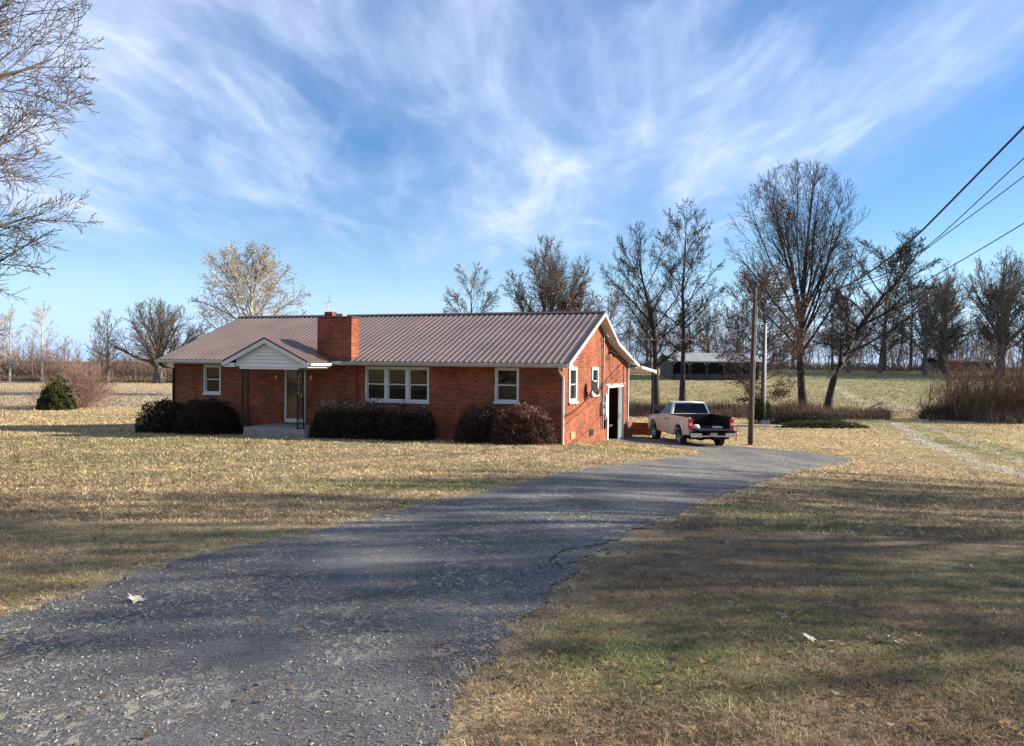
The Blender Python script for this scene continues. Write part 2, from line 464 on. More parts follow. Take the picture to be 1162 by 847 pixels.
# gravel twin track crossing the lawn on the right
def ribbon(name, mid, wid, lift, mat, label, seed):
    P = dens(smooth_poly(mid), False, .4); A = np.array(P)
    t = np.gradient(A, axis=0); t /= np.linalg.norm(t, axis=1)[:, None]
    nrm = np.stack([t[:, 1], -t[:, 0]], 1)
    w = wid*(.5+.9*(fbm(A[:, 0], A[:, 1], 1.5, seed)-.5)); w2 = wid*(.5+.9*(fbm(A[:, 0], A[:, 1], 1.5, seed+5)-.5))
    L = A-nrm*w[:, None]; Rr = A+nrm*w2[:, None]
    cols = [L*(1-k)+Rr*k for k in (0, .33, .66, 1)]
    n = len(A); V = []
    for c in cols:
        V.append(np.column_stack([c, ter(c[:, 0], c[:, 1])+lift]))
    V = np.concatenate(V)
    F = []
    for q in range(3):
        i = np.arange(n-1); F.append(np.stack([q*n+i, q*n+i+1, (q+1)*n+i+1, (q+1)*n+i], -1))
    o = np_mesh(name, V, np.concatenate(F), mat, smooth=True)
    return tag(o, label, kind='structure')
M['gravel'] = plain('gravel', (.40, .37, .31), .95, 0, .3, 14, .5)

# ------------------------------------------------------------------ grass
def scatter(n, d0, d1, tx0, tx1, seed):
    q = np.random.default_rng(seed)
    D = np.exp(q.uniform(np.log(d0), np.log(d1), n)); tx = q.uniform(tx0, tx1, n)
    return tx*D, D, q
def near_drive_mask(X, Y, seed):
    # slightly shifted test so grass creeps over the edge
    return inside(X, Y, DR)
def house_mask(X, Y):
    c, s = math.cos(-.3538), math.sin(-.3538)
    dx = X-1.7063; dy = Y-26.2825
    lx = dx*c+dy*s; ly = -dx*s+dy*c
    return (lx > -16.7) & (lx < 0) & (ly > -.05) & (ly < 10.6)
def blades(name, X, Y, q, h, w, mat, label, colmul=1.0, lean=1.0, bend=True, hvar=.5):
    n = len(X); Z = ter(X, Y)
    a = q.uniform(0, 2*PI, n); la = q.uniform(0, 2*PI, n)
    hh = h*(1-hvar+2*hvar*q.random(n)*q.random(n)*1.2+.1); ww = w*(.6+.8*q.random(n))
    ln = lean*(.2+1.0*q.random(n))*hh
    sx, sy = np.cos(a)*ww*.5, np.sin(a)*ww*.5
    lx, ly = np.cos(la)*ln, np.sin(la)*ln
    hz = hh*(.35+.65*q.random(n))
    b0 = np.stack([X-sx, Y-sy, Z-.004], -1); b1 = np.stack([X+sx, Y+sy, Z-.004], -1)
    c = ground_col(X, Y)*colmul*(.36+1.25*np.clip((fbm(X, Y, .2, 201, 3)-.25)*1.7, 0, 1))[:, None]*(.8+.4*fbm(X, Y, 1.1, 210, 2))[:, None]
    r = q.random(n)[:, None]; r2 = q.random(n)[:, None]
    c = c*(.35+1.15*r**1.3); r2 = r2**3; c = c*(1-.5*r2)+np.array([.60, .50, .33])*.5*r2
    if bend:
        m0 = np.stack([X-sx*.8+lx*.45, Y-sy*.8+ly*.45, Z+hz*.75], -1); m1 = np.stack([X+sx*.8+lx*.45, Y+sy*.8+ly*.45, Z+hz*.75], -1)
        tp = np.stack([X+lx, Y+ly, Z+hz*(.6+.5*q.random(n))], -1)
        V = np.stack([b0, b1, m1, m0, tp], 1).reshape(-1, 3)
        i = np.arange(n)*5
        F = np.concatenate([np.stack([i, i+1, i+2], -1), np.stack([i, i+2, i+3], -1), np.stack([i+3, i+2, i+4], -1)])
        C = np.repeat(c, 5, 0)
    else:
        tp = np.stack([X+lx, Y+ly, Z+hz], -1)
        V = np.stack([b0, b1, tp], 1).reshape(-1, 3)
        F = np.arange(n*3).reshape(n, 3); C = np.repeat(c, 3, 0)
    o = np_mesh(name, V, F, mat, col=C)
    return tag(o, label, kind='stuff')
def lawn(n, d0, d1, t0, t1, seed):
    X, Y, q = scatter(n, d0, d1, t0, t1, seed)
    k = ~inside(X+q.normal(0, .11, n), Y+q.normal(0, .11, n), DR) & ~house_mask(X, Y)
    return X[k], Y[k], q
X, Y, q = lawn(230000, 2.3, 9, -.95, .95, 1)
blades('grass', X, Y, q, 0.030*(.5+1.0*fbm(X, Y, .25, 301, 2)), .0044, M['grass'], 'short dry lawn grass close to the driveway', 1.28, 1.9)
X, Y, q = lawn(270000, 9, 60, -.9, .95, 2)
k = (Y < 59)
X = X[k]; Y = Y[k]
D = Y
n_ = len(X)
blades('grass', X, Y, q, .036+.0012*D, .006+.0012*D, M['grass'], 'straw coloured lawn grass around the house', 1.3, 1.3, bend=False)
# gravel ruts are kept clear by their own lift; hillside tufts
X, Y, q = scatter(60000, 62, 125, .02, .85, 3)
blades('grass', X, Y, q, .16, .10, M['grass'], 'rough grass on the hillside beyond the ditch', 1.05, 1.0, bend=False)
# corn stubble on the left field
X, Y, q = scatter(30000, 60, 128, -.9, -.1, 4)
Y = np.round((Y+X*.12)/.9)*.9-X*.12+q.normal(0, .06, len(X))
blades('stubble', X, Y, q, .22, .07, M['grass'], 'cut crop stubble in the farm field', .95, .5, bend=False)

# straw and clippings on the blacktop
X, Y, q = scatter(380000, 2.4, 34, -.85, .5, 6)
cl = fbm(X*.9+Y*.3, Y*.5-X*.2, .8, 61)
ed_ = edge_dist(X, Y)
k = (inside(X, Y, DR) | (ed_ < .08)) & (q.random(len(X)) < np.clip((cl-.36)*4.5, .12, 1)*np.clip(.4+(Y-3.5)*.16, .35, 1)+np.exp(-ed_/.12)*.7)
X = X[k]; Y = Y[k]; n = len(X); print('debris', n)
a = q.normal(R(15), .8, n); L = (.0016+.009*q.random(n)**3)*(1+Y*.17); w = (.0004+.0008*q.random(n))*(1+Y*.42)
Z = ter(X, Y)+.016+q.random(n)*.004
cx, cy = np.cos(a), np.sin(a)
V = np.stack([np.stack([X-cx*L-cy*w, Y-cy*L+cx*w, Z], -1), np.stack([X-cx*L+cy*w, Y-cy*L-cx*w, Z+.002], -1), np.stack([X+cx*L+cy*w, Y+cy*L-cx*w, Z+.003], -1), np.stack([X+cx*L-cy*w, Y+cy*L+cx*w, Z], -1)], 1).reshape(-1, 3)
cc = np.array([.62, .57, .47])*(.45+.75*q.random(n))[:, None]
o = np_mesh('debris', V, np.arange(n*4).reshape(n, 4), M['grass'], col=np.repeat(cc, 4, 0))
tag(o, 'dry grass clippings scattered over the blacktop', kind='stuff')

# small brown leaves blown over the lawn
X, Y, q = scatter(5200, 2.4, 34, -.9, .9, 16)
k = (fbm(X, Y, 2.5, 71) > .45) & ~house_mask(X, Y) & (~inside(X, Y, DR) | (q.random(len(X)) < .12)); X = X[k]; Y = Y[k]; n = len(X)
a = q.uniform(0, 2*PI, n); s_ = (.010+.014*q.random(n))*(1+Y*.05); Z = ter(X, Y)+.02+.012*q.random(n)
cx, cy = np.cos(a)*s_, np.sin(a)*s_; up = s_*q.uniform(.2, .9, n)
V = np.stack([np.stack([X-cx, Y-cy, Z+up], -1), np.stack([X-cy*.6, Y+cx*.6, Z], -1), np.stack([X+cx, Y+cy, Z+up*.5], -1), np.stack([X+cy*.6, Y-cx*.6, Z], -1)], 1).reshape(-1, 3)
t_ = q.random(n)[:, None]; cc = np.array([.10, .055, .03])*(1-t_)+np.array([.34, .22, .13])*t_
tag(np_mesh('leaf_litter', V, np.arange(n*4).reshape(n, 4), M['grass'], col=np.repeat(cc, 4, 0)), 'small brown leaves blown across the lawn', kind='stuff')

# crack at the broken edge
def crack(name, pts, w, label, lift=.019):
    P = np.array(dens(pts, False, .05)); q = np.random.default_rng(3)
    P = P+np.stack([fbm(P[:, 0], P[:, 1], .2, 4)-.5, fbm(P[:, 0], P[:, 1], .2, 14)-.5], 1)*.16
    t = np.gradient(P, axis=0); t /= np.linalg.norm(t, axis=1)[:, None]; nn = np.stack([t[:, 1], -t[:, 0]], 1)
    ww = w*(.3+1.2*q.random(len(P)))[:, None]
    A = P-nn*ww; B = P+nn*ww
    V = np.concatenate([np.column_stack([A, ter(A[:, 0], A[:, 1])+lift]), np.column_stack([B, ter(B[:, 0], B[:, 1])+lift])])
    i = np.arange(len(P)-1); F = np.stack([i, i+1, i+1+len(P), i+len(P)], -1)
    return tag(np_mesh(name, V, F, M['black']), label, kind='structure')
crack('driveway_crack', [(.42, 6.75), (.38, 7.15), (.55, 7.55), (.82, 7.72), (1.0, 7.95)], .012, 'black crack breaking the driveway edge')

# ------------------------------------------------------------------ fallen leaves
def leaf(x, y, s, rz, tilt, label, fold=.25):
    out = [(0, -1), (.25, -.35), (.8, -.5), (.55, -.1), (1, .25), (.45, .25), (.3, .6), (.05, 1), (-.25, .55), (-.5, .3), (-1, .3), (-.6, -.05), (-.75, -.5), (-.2, -.35)]
    V = [(0, 0, .12)]+[(a, b, abs(a)*fold+.1*math.sin(5*a+3*b)) for a, b in out]
    F = [(0, i+1, (i+1) % len(out)+1) for i in range(len(out))]
    m = MB(); m.v = V; m.f = F
    o = m.build('fallen_leaf', M['leafpale'], fix=False)
    o.scale = (s, s, s); o.rotation_euler = (tilt, .3, rz); o.location = (x, y, T(x, y)+.03)
    so = o.modifiers.new('s', 'SOLIDIFY'); so.thickness = .02
    return tag(o, label, 'leaf', 'pale leaves fallen around the driveway')
leaf(1.85, 4.78, .055, .4, .3, 'pale curled leaf on the lawn, longest of the fallen leaves', .1)
leaf(1.97, 4.70, .04, 2.0, .2, 'pale leaf touching the longest fallen leaf on the lawn')
leaf(2.37, 4.80, .055, 1.2, .5, 'white broad leaf on the right lawn, rightmost of the near leaves')
leaf(1.83, 5.24, .055, 2.6, .9, 'tan upright leaf standing in the green patch behind the near leaves')
leaf(4.25, 7.21, .07, .9, .1, 'pale leaf far out on the shaded right lawn near the photo edge')
leaf(-2.63, 5.46, .075, .2, .1, 'pale flat leaf lying on the blacktop near its left edge')
leaf(2.26, 8.17, .07, 1.8, .9, 'small white leaf on the shaded lawn beyond the cracked edge')

# ------------------------------------------------------------------ house
YAW = .3538; HX, HY, HZ = 1.7063, 26.2825, -1.3
house = empty('brick_house', (HX, HY, HZ), -YAW, 'single storey red brick house with brown ribbed metal roof', 'house')
DZ = -HZ
LU, VV = 16.6957, 10.6
ZE = 1.684; OG, OF, RV, RZ = .3827, .5515, 4.464, 3.704
SL = (RZ-ZE)/(RV+OF)
KV, KZ = 6.9, 2.63; BV, BZ = 11.5, 1.67
def hb(mb, name, mat, parent=house, **k): return mb.build(name, mat, parent, dz=DZ if parent is house or parent.parent is house else 0, **k)
def roofz(v):
    if v <= RV: return ZE+(v+OF)*SL
    if v <= KV: return RZ+(v-RV)/(KV-RV)*(KZ-RZ)
    return KZ+(v-KV)/(BV-KV)*(BZ-KZ)

def wall_rects(a0, a1, z0, z1, holes):
    """grid split of rectangle minus holes -> list of rects"""
    As = sorted(set([a0, a1]+[h[0] for h in holes]+[h[1] for h in holes]))
    out = []
    for i in range(len(As)-1):
        a, b = As[i], As[i+1]
        zs = sorted([(h[2], h[3]) for h in holes if h[0] <= a+1e-6 and h[1] >= b-1e-6])
        z = z0
        for h0, h1 in zs:
            if h0 > z: out.append((a, b, z, h0))
            z = h1
        if z < z1: out.append((a, b, z, z1))
    return out
# front wall: local x = -u
fh = [(-15.12, -14.27, .33, 1.49), (-7.62, -4.99, .23, 1.5), (-2.44, -1.55, .32, 1.52), (-11.19, -10.24, -.72, 1.39)]
SOF = 1.56   # soffit height
wf = MB()
for a, b, z0, z1 in wall_rects(-LU, 0, -2.2, SOF, fh): wf.box(a, b, 0, .2, z0, z1)
hb(wf, 'front_wall', M['brickdark'])
tagw = children(house)[-1]; tagw['label'] = 'shaded dark red front brick wall'
# gable wall (local x=0), y = v; holes
gh = [(.71, 1.73, .32, 1.57), (3.88, 4.91, .47, 1.57), (6.55, 9.75, -1.8, .79)]
wg = MB()
for a, b, z0, z1 in wall_rects(.2, VV, -2.6, SOF, gh): wg.box(-.2, 0, a, b, z0, z1)
def gable_poly():
    t = .13
    return [(.0, SOF), (VV, SOF), (VV, roofz(VV)-t), (KV, KZ-t), (RV, RZ-t), (0, roofz(0)-t)]
wg.prism([(y, z) for y, z in gable_poly()], 'x', -.2, 0)
hb(wg, 'gable_wall', M['brick'])['label'] = 'sunlit orange brick end wall'
wl = MB()
wl.box(-LU, -LU+.2, .2, VV, -2.4, SOF); wl.prism(gable_poly(), 'x', -LU, -LU+.2)
hb(wl, 'gable_wall', M['brick'])
wb = MB(); wb.box(-LU+.2, -.2, VV-.2, VV, -2.6, SOF)
hb(wb, 'back_wall', M['brick'])
wi = MB(); wi.box(-LU+.25, -.25, .25, VV-.25, -1.05, -.98); wi.box(-LU+.25, -.25, 5.5, 5.6, -.98, 1.5)
wi.box(-3.2, -3.1, 5.6, VV-.25, -.98, 1.5)
hb(wi, 'interior_partition', M['inside'])

# metal roof with ribs as one profile sheet
def rib_sheet(x0, x1, v0, z0, v1, z1, th=.025):
    m = MB(); pitch = .2286; rw = .028; rh = .026
    prof = []
    x = x0
    prof.append((x, 0))
    while x+pitch < x1-.02:
        c = x+pitch
        prof += [(c-rw-.012, 0), (c-rw*.5, rh), (c+rw*.5, rh), (c+rw+.012, 0)]
        x = c
    prof.append((x1, 0))
    L = math.hypot(v1-v0, z1-z0); ny, nz = -(z1-z0)/L, (v1-v0)/L
    if nz < 0: ny, nz = -ny, -nz
    n = len(prof)
    for (v, z) in ((v0, z0), (v1, z1)):
        for (a, h) in prof: m.v.append((a, v+ny*h, z+nz*h))
    for i in range(n-1): m.f.append((i, i+1, n+i+1, n+i))
    # underside
    k = len(m.v)
    m.v += [(x0, v0-ny*th, z0-nz*th), (x1, v0-ny*th, z0-nz*th), (x1, v1-ny*th, z1-nz*th), (x0, v1-ny*th, z1-nz*th)]
    m.f.append((k, k+3, k+2, k+1))
    return m
XR, XL = OG, -LU-OG
hb(rib_sheet(XL, XR, -OF, ZE, RV, RZ), 'roof', M['roof'], fix=False)
rs2 = rib_sheet(XL, XR, KV, KZ, RV, RZ)
hb(rs2, 'roof', M['roof'], fix=False)
hb(rib_sheet(XL, XR, BV, BZ, KV, KZ), 'roof', M['roof'], fix=False)
rc = MB(); rc.prism([(RV-.16, RZ-.035), (RV-.15, RZ-.0), (RV, RZ+.06), (RV+.15, RZ-.0), (RV+.16, RZ-.035)], 'x', XL-.01, XR+.01)
hb(rc, 'ridge_cap', M['roofdark'])
# rakes: white fascia board under the roof edge + dark rake trim on top
def rake(x0, x1, top, h, mat, name):
    m = MB()
    pts = [(-OF-.01, ZE), (RV, RZ), (KV, KZ), (BV+.01, BZ)]
    for (a, za), (b, zb) in zip(pts[:-1], pts[1:]):
        m.prism([(a, za+top), (b, zb+top), (b, zb+top-h), (a, za+top-h)], 'x', x0, x1)
    return hb(m, name, mat)
rake(XR+.002, XR+.03, .005, .14, M['white'], 'rake_board')
rake(XL-.03, XL-.002, -.035, .12, M['white'], 'rake_board')
rake(XR-.04, XR+.034, .045, .014, M['roofdark'], 'rake_trim')
# gable soffit boards
for xa, xb in ((.003, XR), (XL, -LU-.003)):
    m = MB()
    pts = [(-OF, ZE), (RV, RZ), (KV, KZ), (BV, BZ)]
    for (a, za), (b, zb) in zip(pts[:-1], pts[1:]):
        m.prism([(a, za-.04), (b, zb-.04), (b, zb-.1), (a, za-.1)], 'x', xa, xb)
    hb(m, 'gable_soffit', M['soffit'])
# front soffit + fascia
m = MB(); m.box(XL, XR-.01, -OF+.03, .0, SOF-.02, SOF); m.box(XL, XR, VV, BV, SOF-.02, SOF)
hb(m, 'soffit', M['soffit'])
m = MB(); m.box(XL, XR, -OF, -OF+.025, SOF-.02, ZE-.03)
m.box(XR-.05, XR+.0, -OF+.026, -.02, SOF-.018, ZE-.05)
hb(m, 'fascia', M['white'])
# belt band on the gable at eave level
m = MB(); m.box(.0, .012, .05, VV-.02, SOF+.01, SOF+.09); hb(m, 'brick_band', M['brick'])
# gutters
def gutter(x0, x1, y, z, mat):
    m = MB()
    pr = [(y-.11, z), (y-.105, z-.04), (y-.07, z-.11), (y-.002, z-.11), (y-.002, z), (y-.012, z), (y-.012, z-.098), (y-.066, z-.098), (y-.093, z-.036), (y-.098, z)]
    m.prism(pr, 'x', x0, x1)
    return m
hb(gutter(-8.3, XR-.02, -OF, ZE-.012, M['gutter']), 'gutter', M['gutter'])
hb(gutter(XL+.02, -12.7, -OF, ZE-.012, M['white']), 'gutter', M['white'])
# downspouts
m = MB(); m.tube([(.1, -OF-.05, ZE-.12), (.08, -OF-.05, ZE-.25), (.05, -.06, ZE-.5), (.05, -.055, -1.0), (.12, -.12, -1.1), (.55, -.5, -1.16)], .045, 8)
hb(m, 'downspout', M['white'])
m = MB(); m.tube([(-LU-.2, -OF-.05, ZE-.12), (-LU-.12, -OF+.1, ZE-.28), (-LU+.04, -.06, ZE-.38), (-LU+.04, -.06, -1.3)], .04, 8)
hb(m, 'downspout', M['iron'])
m = MB(); m.tube([(.07, VV-.15, SOF-.02), (.07, VV-.15, -1.0), (.2, VV-.55, -1.2)], .045, 8); hb(m, 'downspout', M['white'])

# windows ------------------------------------------------------
def window_front(x0, x1, z0, z1, n=1, casing=.07):
    f = MB(); y0, y1 = -.035, .06
    f.box(x0, x0+casing, y0, y1, z0, z1); f.box(x1-casing, x1, y0, y1, z0, z1)
    f.box(x0+casing, x1-casing, y0, y1, z1-casing, z1); f.box(x0+casing, x1-casing, y0, y1, z0, z0+casing*.7)
    w = (x1-x0-2*casing)
    mw = .14
    cells = []
    cw = (w-mw*(n-1))/n
    for i in range(n):
        a = x0+casing+i*(cw+mw); cells.append((a, a+cw))
        if i < n-1: f.box(a+cw, a+cw+mw, y0, y1, z0+casing*.7, z1-casing)
    o = hb(f, 'window', M['white'], bevel=.004)
    s = MB(); s.box(x0-.04, x1+.04, -.08, -.036, z0-.06, z0+.0); s.build('sill', M['white'], o, dz=DZ)
    for a, b in cells:
        zb, zt = z0+casing*.7, z1-casing; zm = (zb+zt)/2
        q = MB(); t = .035
        for za, zc, yy in ((zb, zm+.02, .035), (zm-.02, zt, .012)):
            q.box(a, a+t, yy, yy+.025, za, zc); q.box(b-t, b, yy, yy+.025, za, zc)
            q.box(a+t, b-t, yy, yy+.025, za, za+t); q.box(a+t, b-t, yy, yy+.025, zc-t, zc)
        q.build('sash', M['siding'], o, dz=DZ)
        p = MB(); p.box(a+t+.001, b-t-.001, .045, .05, zb+t, zt-t); p.build('pane', M['winglass'], o, dz=DZ)
        if n == 1 and x0 > -5:
            k = MB(); zq = zb+.04
            while zq < zm-.02:
                k.quad((a+.02, .10, zq), (b-.02, .10, zq), (b-.02, .125, zq+.028), (a+.02, .125, zq+.028)); zq += .04
            k.build('blind', M['curtain'], o, dz=DZ, fix=False)
        k = MB(); wv = []
        for side in (-1, 1):
            e = a+.0 if side < 0 else b-.0
            for j in range(5):
                xa = e-side*j*.022; xb = e-side*(j+1)*.022
                ya, yb = (.15, .175) if j % 2 else (.175, .15)
                k.quad((xa, ya, zb), (xb, yb, zb), (xb, yb, zt), (xa, ya, zt))
        k.quad((a, .18, zt-.16), (b, .18, zt-.16), (b, .18, zt), (a, .18, zt))
        k.build('curtain', M['curtain'], o, dz=DZ, fix=False)
    return o
window_front(-15.12, -14.27, .33, 1.49)['label'] = 'small white framed window at the far end of the front wall'
window_front(-7.62, -4.99, .23, 1.5, 3)['label'] = 'wide triple white framed window'
window_front(-2.44, -1.55, .32, 1.52)['label'] = 'single white framed window near the sunlit corner'
def window_side(v0, v1, z0, z1):
    f = MB(); c = .12
    f.box(-.06, .045, v0, v0+c, z0, z1); f.box(-.06, .045, v1-c, v1, z0, z1)
    f.box(-.06, .045, v0+c, v1-c, z1-c, z1); f.box(-.06, .045, v0+c, v1-c, z0, z0+c)
    o = hb(f, 'window', M['white'], bevel=.004)
    MB().box(.046, .1, v0-.04, v1+.04, z0-.05, z0+.01).build('sill', M['white'], o, dz=DZ)
    q = MB(); zm = (z0+z1)/2; q.box(-.04, .0, v0+c, v1-c, zm-.02, zm+.02); q.build('sash', M['white'], o, dz=DZ)
    MB().box(-.05, -.042, v0+c, v1-c, z0+c, z1-c).build('pane', M['glass'], o, dz=DZ)
    return o
window_side(.71, 1.73, .32, 1.57)['label'] = 'narrow looking gable window nearer the front corner'
window_side(3.88, 4.91, .47, 1.57)['label'] = 'gable window behind the satellite dish'

# big side opening with grey panel door
f = MB(); f.box(-.1, .04, 6.55, 6.72, -2.3, .79); f.box(-.1, .04, 9.65, 9.75, -2.3, .79); f.box(-.1, .04, 6.72, 9.65, .69, .79)
do = hb(f, 'side_door', M['white'])
m = MB(); m.box(-.06, -.02, 8.85, 9.64, -2.2, .68)
for i in range(4): m.box(-.02, -.01, 8.92+i*.2, 8.95+i*.2, -2.1, .6)
m.build('door_panel', M['greydoor'], do, dz=DZ)
MB().tube([(-.02, 8.9, -.7), (.03, 8.9, -.7), (.03, 8.9, -.5)], .015, 6).build('handle', M['iron'], do, dz=DZ)
# lintel header course
hb(MB().box(.0, .02, 6.2, 10.1, .795, .87), 'lintel', M['concrete'])

# front door
f = MB(); c = .07
f.box(-11.19, -11.19+c, -.04, .1, -.7, 1.39); f.box(-10.24-c, -10.24, -.04, .1, -.7, 1.39); f.box(-11.19+c, -10.24-c, -.04, .1, 1.39-c, 1.39)
f.box(-11.19+c, -10.24-c, -.03, .02, -.7, -.55)
fd = hb(f, 'front_door', M['white'], bevel=.004)
MB().box(-11.11, -10.32, -.005, .003, -.55, 1.31).build('glass', M['doorglass'], fd, dz=DZ)
m = MB(); m.box(-11.11, -10.32, .11, .15, -.7, 1.31)
for i in range(3): m.box(-10.98, -10.45, .095, .11, -.5+i*.62, -.02+i*.62)
m.build('wooden_door', M['wood_door'], fd, dz=DZ)
MB().tube([(-10.40, -.03, .25), (-10.40, -.08, .25), (-10.40, -.08, .4), (-10.40, -.03, .4)], .012, 6).build('handle', M['chrome'], fd, dz=DZ)
# porch lights
for x in (-11.55, -9.95):
    m = MB(); m.tube([(x, -.0, 1.12), (x, -.07, 1.12), (x, -.1, 1.06)], .02, 6); m.tube([(x, -.1, 1.1), (x, -.1, 1.05), (x, -.1, .97)], [.03, .055, .035], 8)
    hb(m, 'porch_light', M['white'])

# porch ---------------------------------------------------------
PX, PV = -10.56, -1.95       # ridge line x, front
PW = 1.86; PZ0, PZ1 = 1.60, 2.45
def porch_plane(sgn, name):
    # slope from ridge (x=PX) to eave (x=PX+sgn*PW); runs back until it meets the main roof
    m = MB(); pitch = .2286; slope = (PZ1-PZ0)/PW
    def back(z): return (z-ZE)/SL-OF+.02
    v0 = PV-.12
    k = 26
    xs_ = [PX+sgn*PW*i/k for i in range(k+1)]
    for i in range(k):
        a, b = xs_[i], xs_[i+1]
        za, zb = PZ1-slope*abs(a-PX), PZ1-slope*abs(b-PX)
        m.quad((a, v0, za+.03), (b, v0, zb+.03), (b, max(back(zb), v0), zb+.03), (a, max(back(za), v0), za+.03))
        m.quad((a, v0, za), (a, v0, za+.03), (b, v0, zb+.03), (b, v0, zb))
        m.quad((a, v0, za), (b, v0, zb), (b, max(back(zb), v0), zb), (a, max(back(za), v0), za))
    v = v0+.1
    while v < back(PZ1)-.05:
        # ribs run down slope
        zlim = ZE+(v+OF)*SL
        xmax = PW if zlim <= PZ0 else (PZ1-zlim)/slope
        if xmax > .05:
            a = PX; b = PX+sgn*xmax
            zb = PZ1-slope*xmax
            n = len(m.v)
            m.v += [(a, v-.035, PZ1+.031), (a, v-.012, PZ1+.058), (a, v+.012, PZ1+.058), (a, v+.035, PZ1+.031),
                    (b, v-.035, zb+.031), (b, v-.012, zb+.058), (b, v+.012, zb+.058), (b, v+.035, zb+.031)]
            m.f += [(n, n+1, n+5, n+4), (n+1, n+2, n+6, n+5), (n+2, n+3, n+7, n+6), (n+4, n+5, n+6, n+7)]
        v += pitch
    return m
pr = hb(porch_plane(-1, ''), 'porch_roof', M['roof'])
porch_plane(1, '').build('roof_sheet', M['roof'], pr, dz=DZ)
# white rake boards and dark trim
m = MB(); md = MB()
for s in (-1, 1):
    for mm, t0, t1, ya, yb in ((m, .0, -.15, PV-.15, PV-.121), (md, .065, .002, PV-.155, PV-.1)):
        mm.prism([(PX, PZ1+t0), (PX+s*PW, PZ0+t0), (PX+s*PW, PZ0+t1), (PX, PZ1+t1)], 'y', ya, yb)
m.build('rake_board', M['white'], pr, dz=DZ); md.build('rake_trim', M['roofdark'], pr, dz=DZ)
# pediment with lap siding
m = MB(); px0, px1 = PX-1.3, PX+1.6
z = 1.40; h = .13
m.box(px0+.1, px1-.25, PV+.0, PV+.12, 1.36, 1.46)
zz = 1.46
slope = (PZ1-PZ0)/PW
while zz < PZ1-.1:
    hw = (PZ1-.02-zz)/slope; hw2 = (PZ1-.02-(zz+h))/slope
    a = max(PX-hw, PX-1.35); b = min(PX+hw, PX+1.4); a2 = max(PX-max(hw2, .01), PX-1.35); b2 = min(PX+max(hw2, .01), PX+1.4)
    n = len(m.v)
    m.v += [(a, PV-.03, zz), (b, PV-.03, zz), (b2, PV+.008, zz+h), (a2, PV+.008, zz+h), (a, PV+.06, zz), (b, PV+.06, zz), (b2, PV+.06, zz+h), (a2, PV+.06, zz+h)]
    m.f += [(n, n+1, n+2, n+3), (n, n+4, n+5, n+1), (n+4, n+7, n+6, n+5), (n, n+3, n+7, n+4), (n+1, n+5, n+6, n+2), (n+3, n+2, n+6, n+7)]
    zz += h
m.build('pediment', M['siding'], pr, dz=DZ)
# eave returns (boxed ends) and porch ceiling / side beams
m = MB()
m.box(PX-PW+.02, PX-1.36, PV-.1, -OF-.12, PZ0-.17, PZ0-.02); m.box(PX+1.41, PX+PW-.02, PV-.1, -OF-.12, PZ0-.17, PZ0-.02)
m.box(PX-1.3, PX-1.18, PV+.13, -.0, 1.36, 1.5); m.box(PX+1.28, PX+1.4, PV+.13, -.0, 1.36, 1.5)
m.box(PX-1.17, PX+1.27, PV+.13, -.02, 1.47, 1.5)
m.build('beam', M['white'], pr, dz=DZ)
m = gutter(0, 1, 0, 0, None)
# short side gutters of the porch (run along v)
for x in (PX-PW, PX+PW):
    s = -1 if x < PX else 1
    mm = MB(); mm.prism([(x, PZ0-.0), (x+s*.1, PZ0-.0), (x+s*.09, PZ0-.08), (x+s*.06, PZ0-.11), (x, PZ0-.11)], 'y', PV-.1, -OF-.12)
    mm.build('side_gutter', M['white'], pr, dz=DZ)
hb(gutter(-8.66, -8.32, -OF, ZE-.012, None), 'gutter', M['white'])
# iron lattice posts
def iron_post(x, v):
    m = MB()
    for dx in (-.13, .13): m.box(x+dx-.019, x+dx+.019, v-.019, v+.019, -.76, 1.36)
    z = -.6
    while z < 1.3:
        m.tube([(x-.11, v, z), (x, v, z+.12), (x+.11, v, z)], .014, 5); m.tube([(x-.11, v, z+.24), (x, v, z+.12), (x+.11, v, z+.24)], .014, 5)
        z += .2
    m.box(x-.16, x+.16, v-.03, v+.03, 1.32, 1.36); m.box(x-.16, x+.16, v-.03, v+.03, -.76, -.73)
    return hb(m, 'porch_post', M['iron'])
iron_post(PX-1.02, PV+.1); iron_post(PX+1.4, PV+.1)
m = MB(); m.box(PX-1.0, PX+1.62, PV+.0, -.01, -1.6, -.76)
hb(m, 'porch_floor', M['concrete'], bevel=.01)

# chimney --------------------------------------------------------
CX0, CX1 = -9.45, -7.97
m = MB(); m.box(CX0, CX1, -.44, .08, ZE+.04, 3.30); m.box(CX0+.0, CX1-.0, -.11, -.003, -1.9, SOF-.03)
ch = hb(m, 'chimney', M['brick'])
MB().box(CX0-.03, CX1+.03, -.47, .11, 3.30, 3.345).build('chimney_cap', M['roofdark'], ch, dz=DZ)
m = MB(); m.box(-9.22, -8.88, -.33, -.03, 3.345, 3.53); m.build('flue', M['brick'], ch, dz=DZ)
m = MB(); m.box(-8.74, -8.44, -.33, -.03, 3.345, 3.45); m.build('flue', M['concrete'], ch, dz=DZ)
m = MB(); m.tube([(-9.28, .0, 3.345), (-9.28, .0, 3.9), (-9.2, .0, 4.2)], .012, 5); m.tube([(-9.45, 0, 3.86), (-9.1, 0, 3.94)], .007, 4)
m.build('antenna', M['greymetal'], ch, dz=DZ)
hb(MB().box(CX0-.05, CX1+.05, -.49, -.443, ZE+.035, ZE+.12), 'flashing', M['roofdark'])

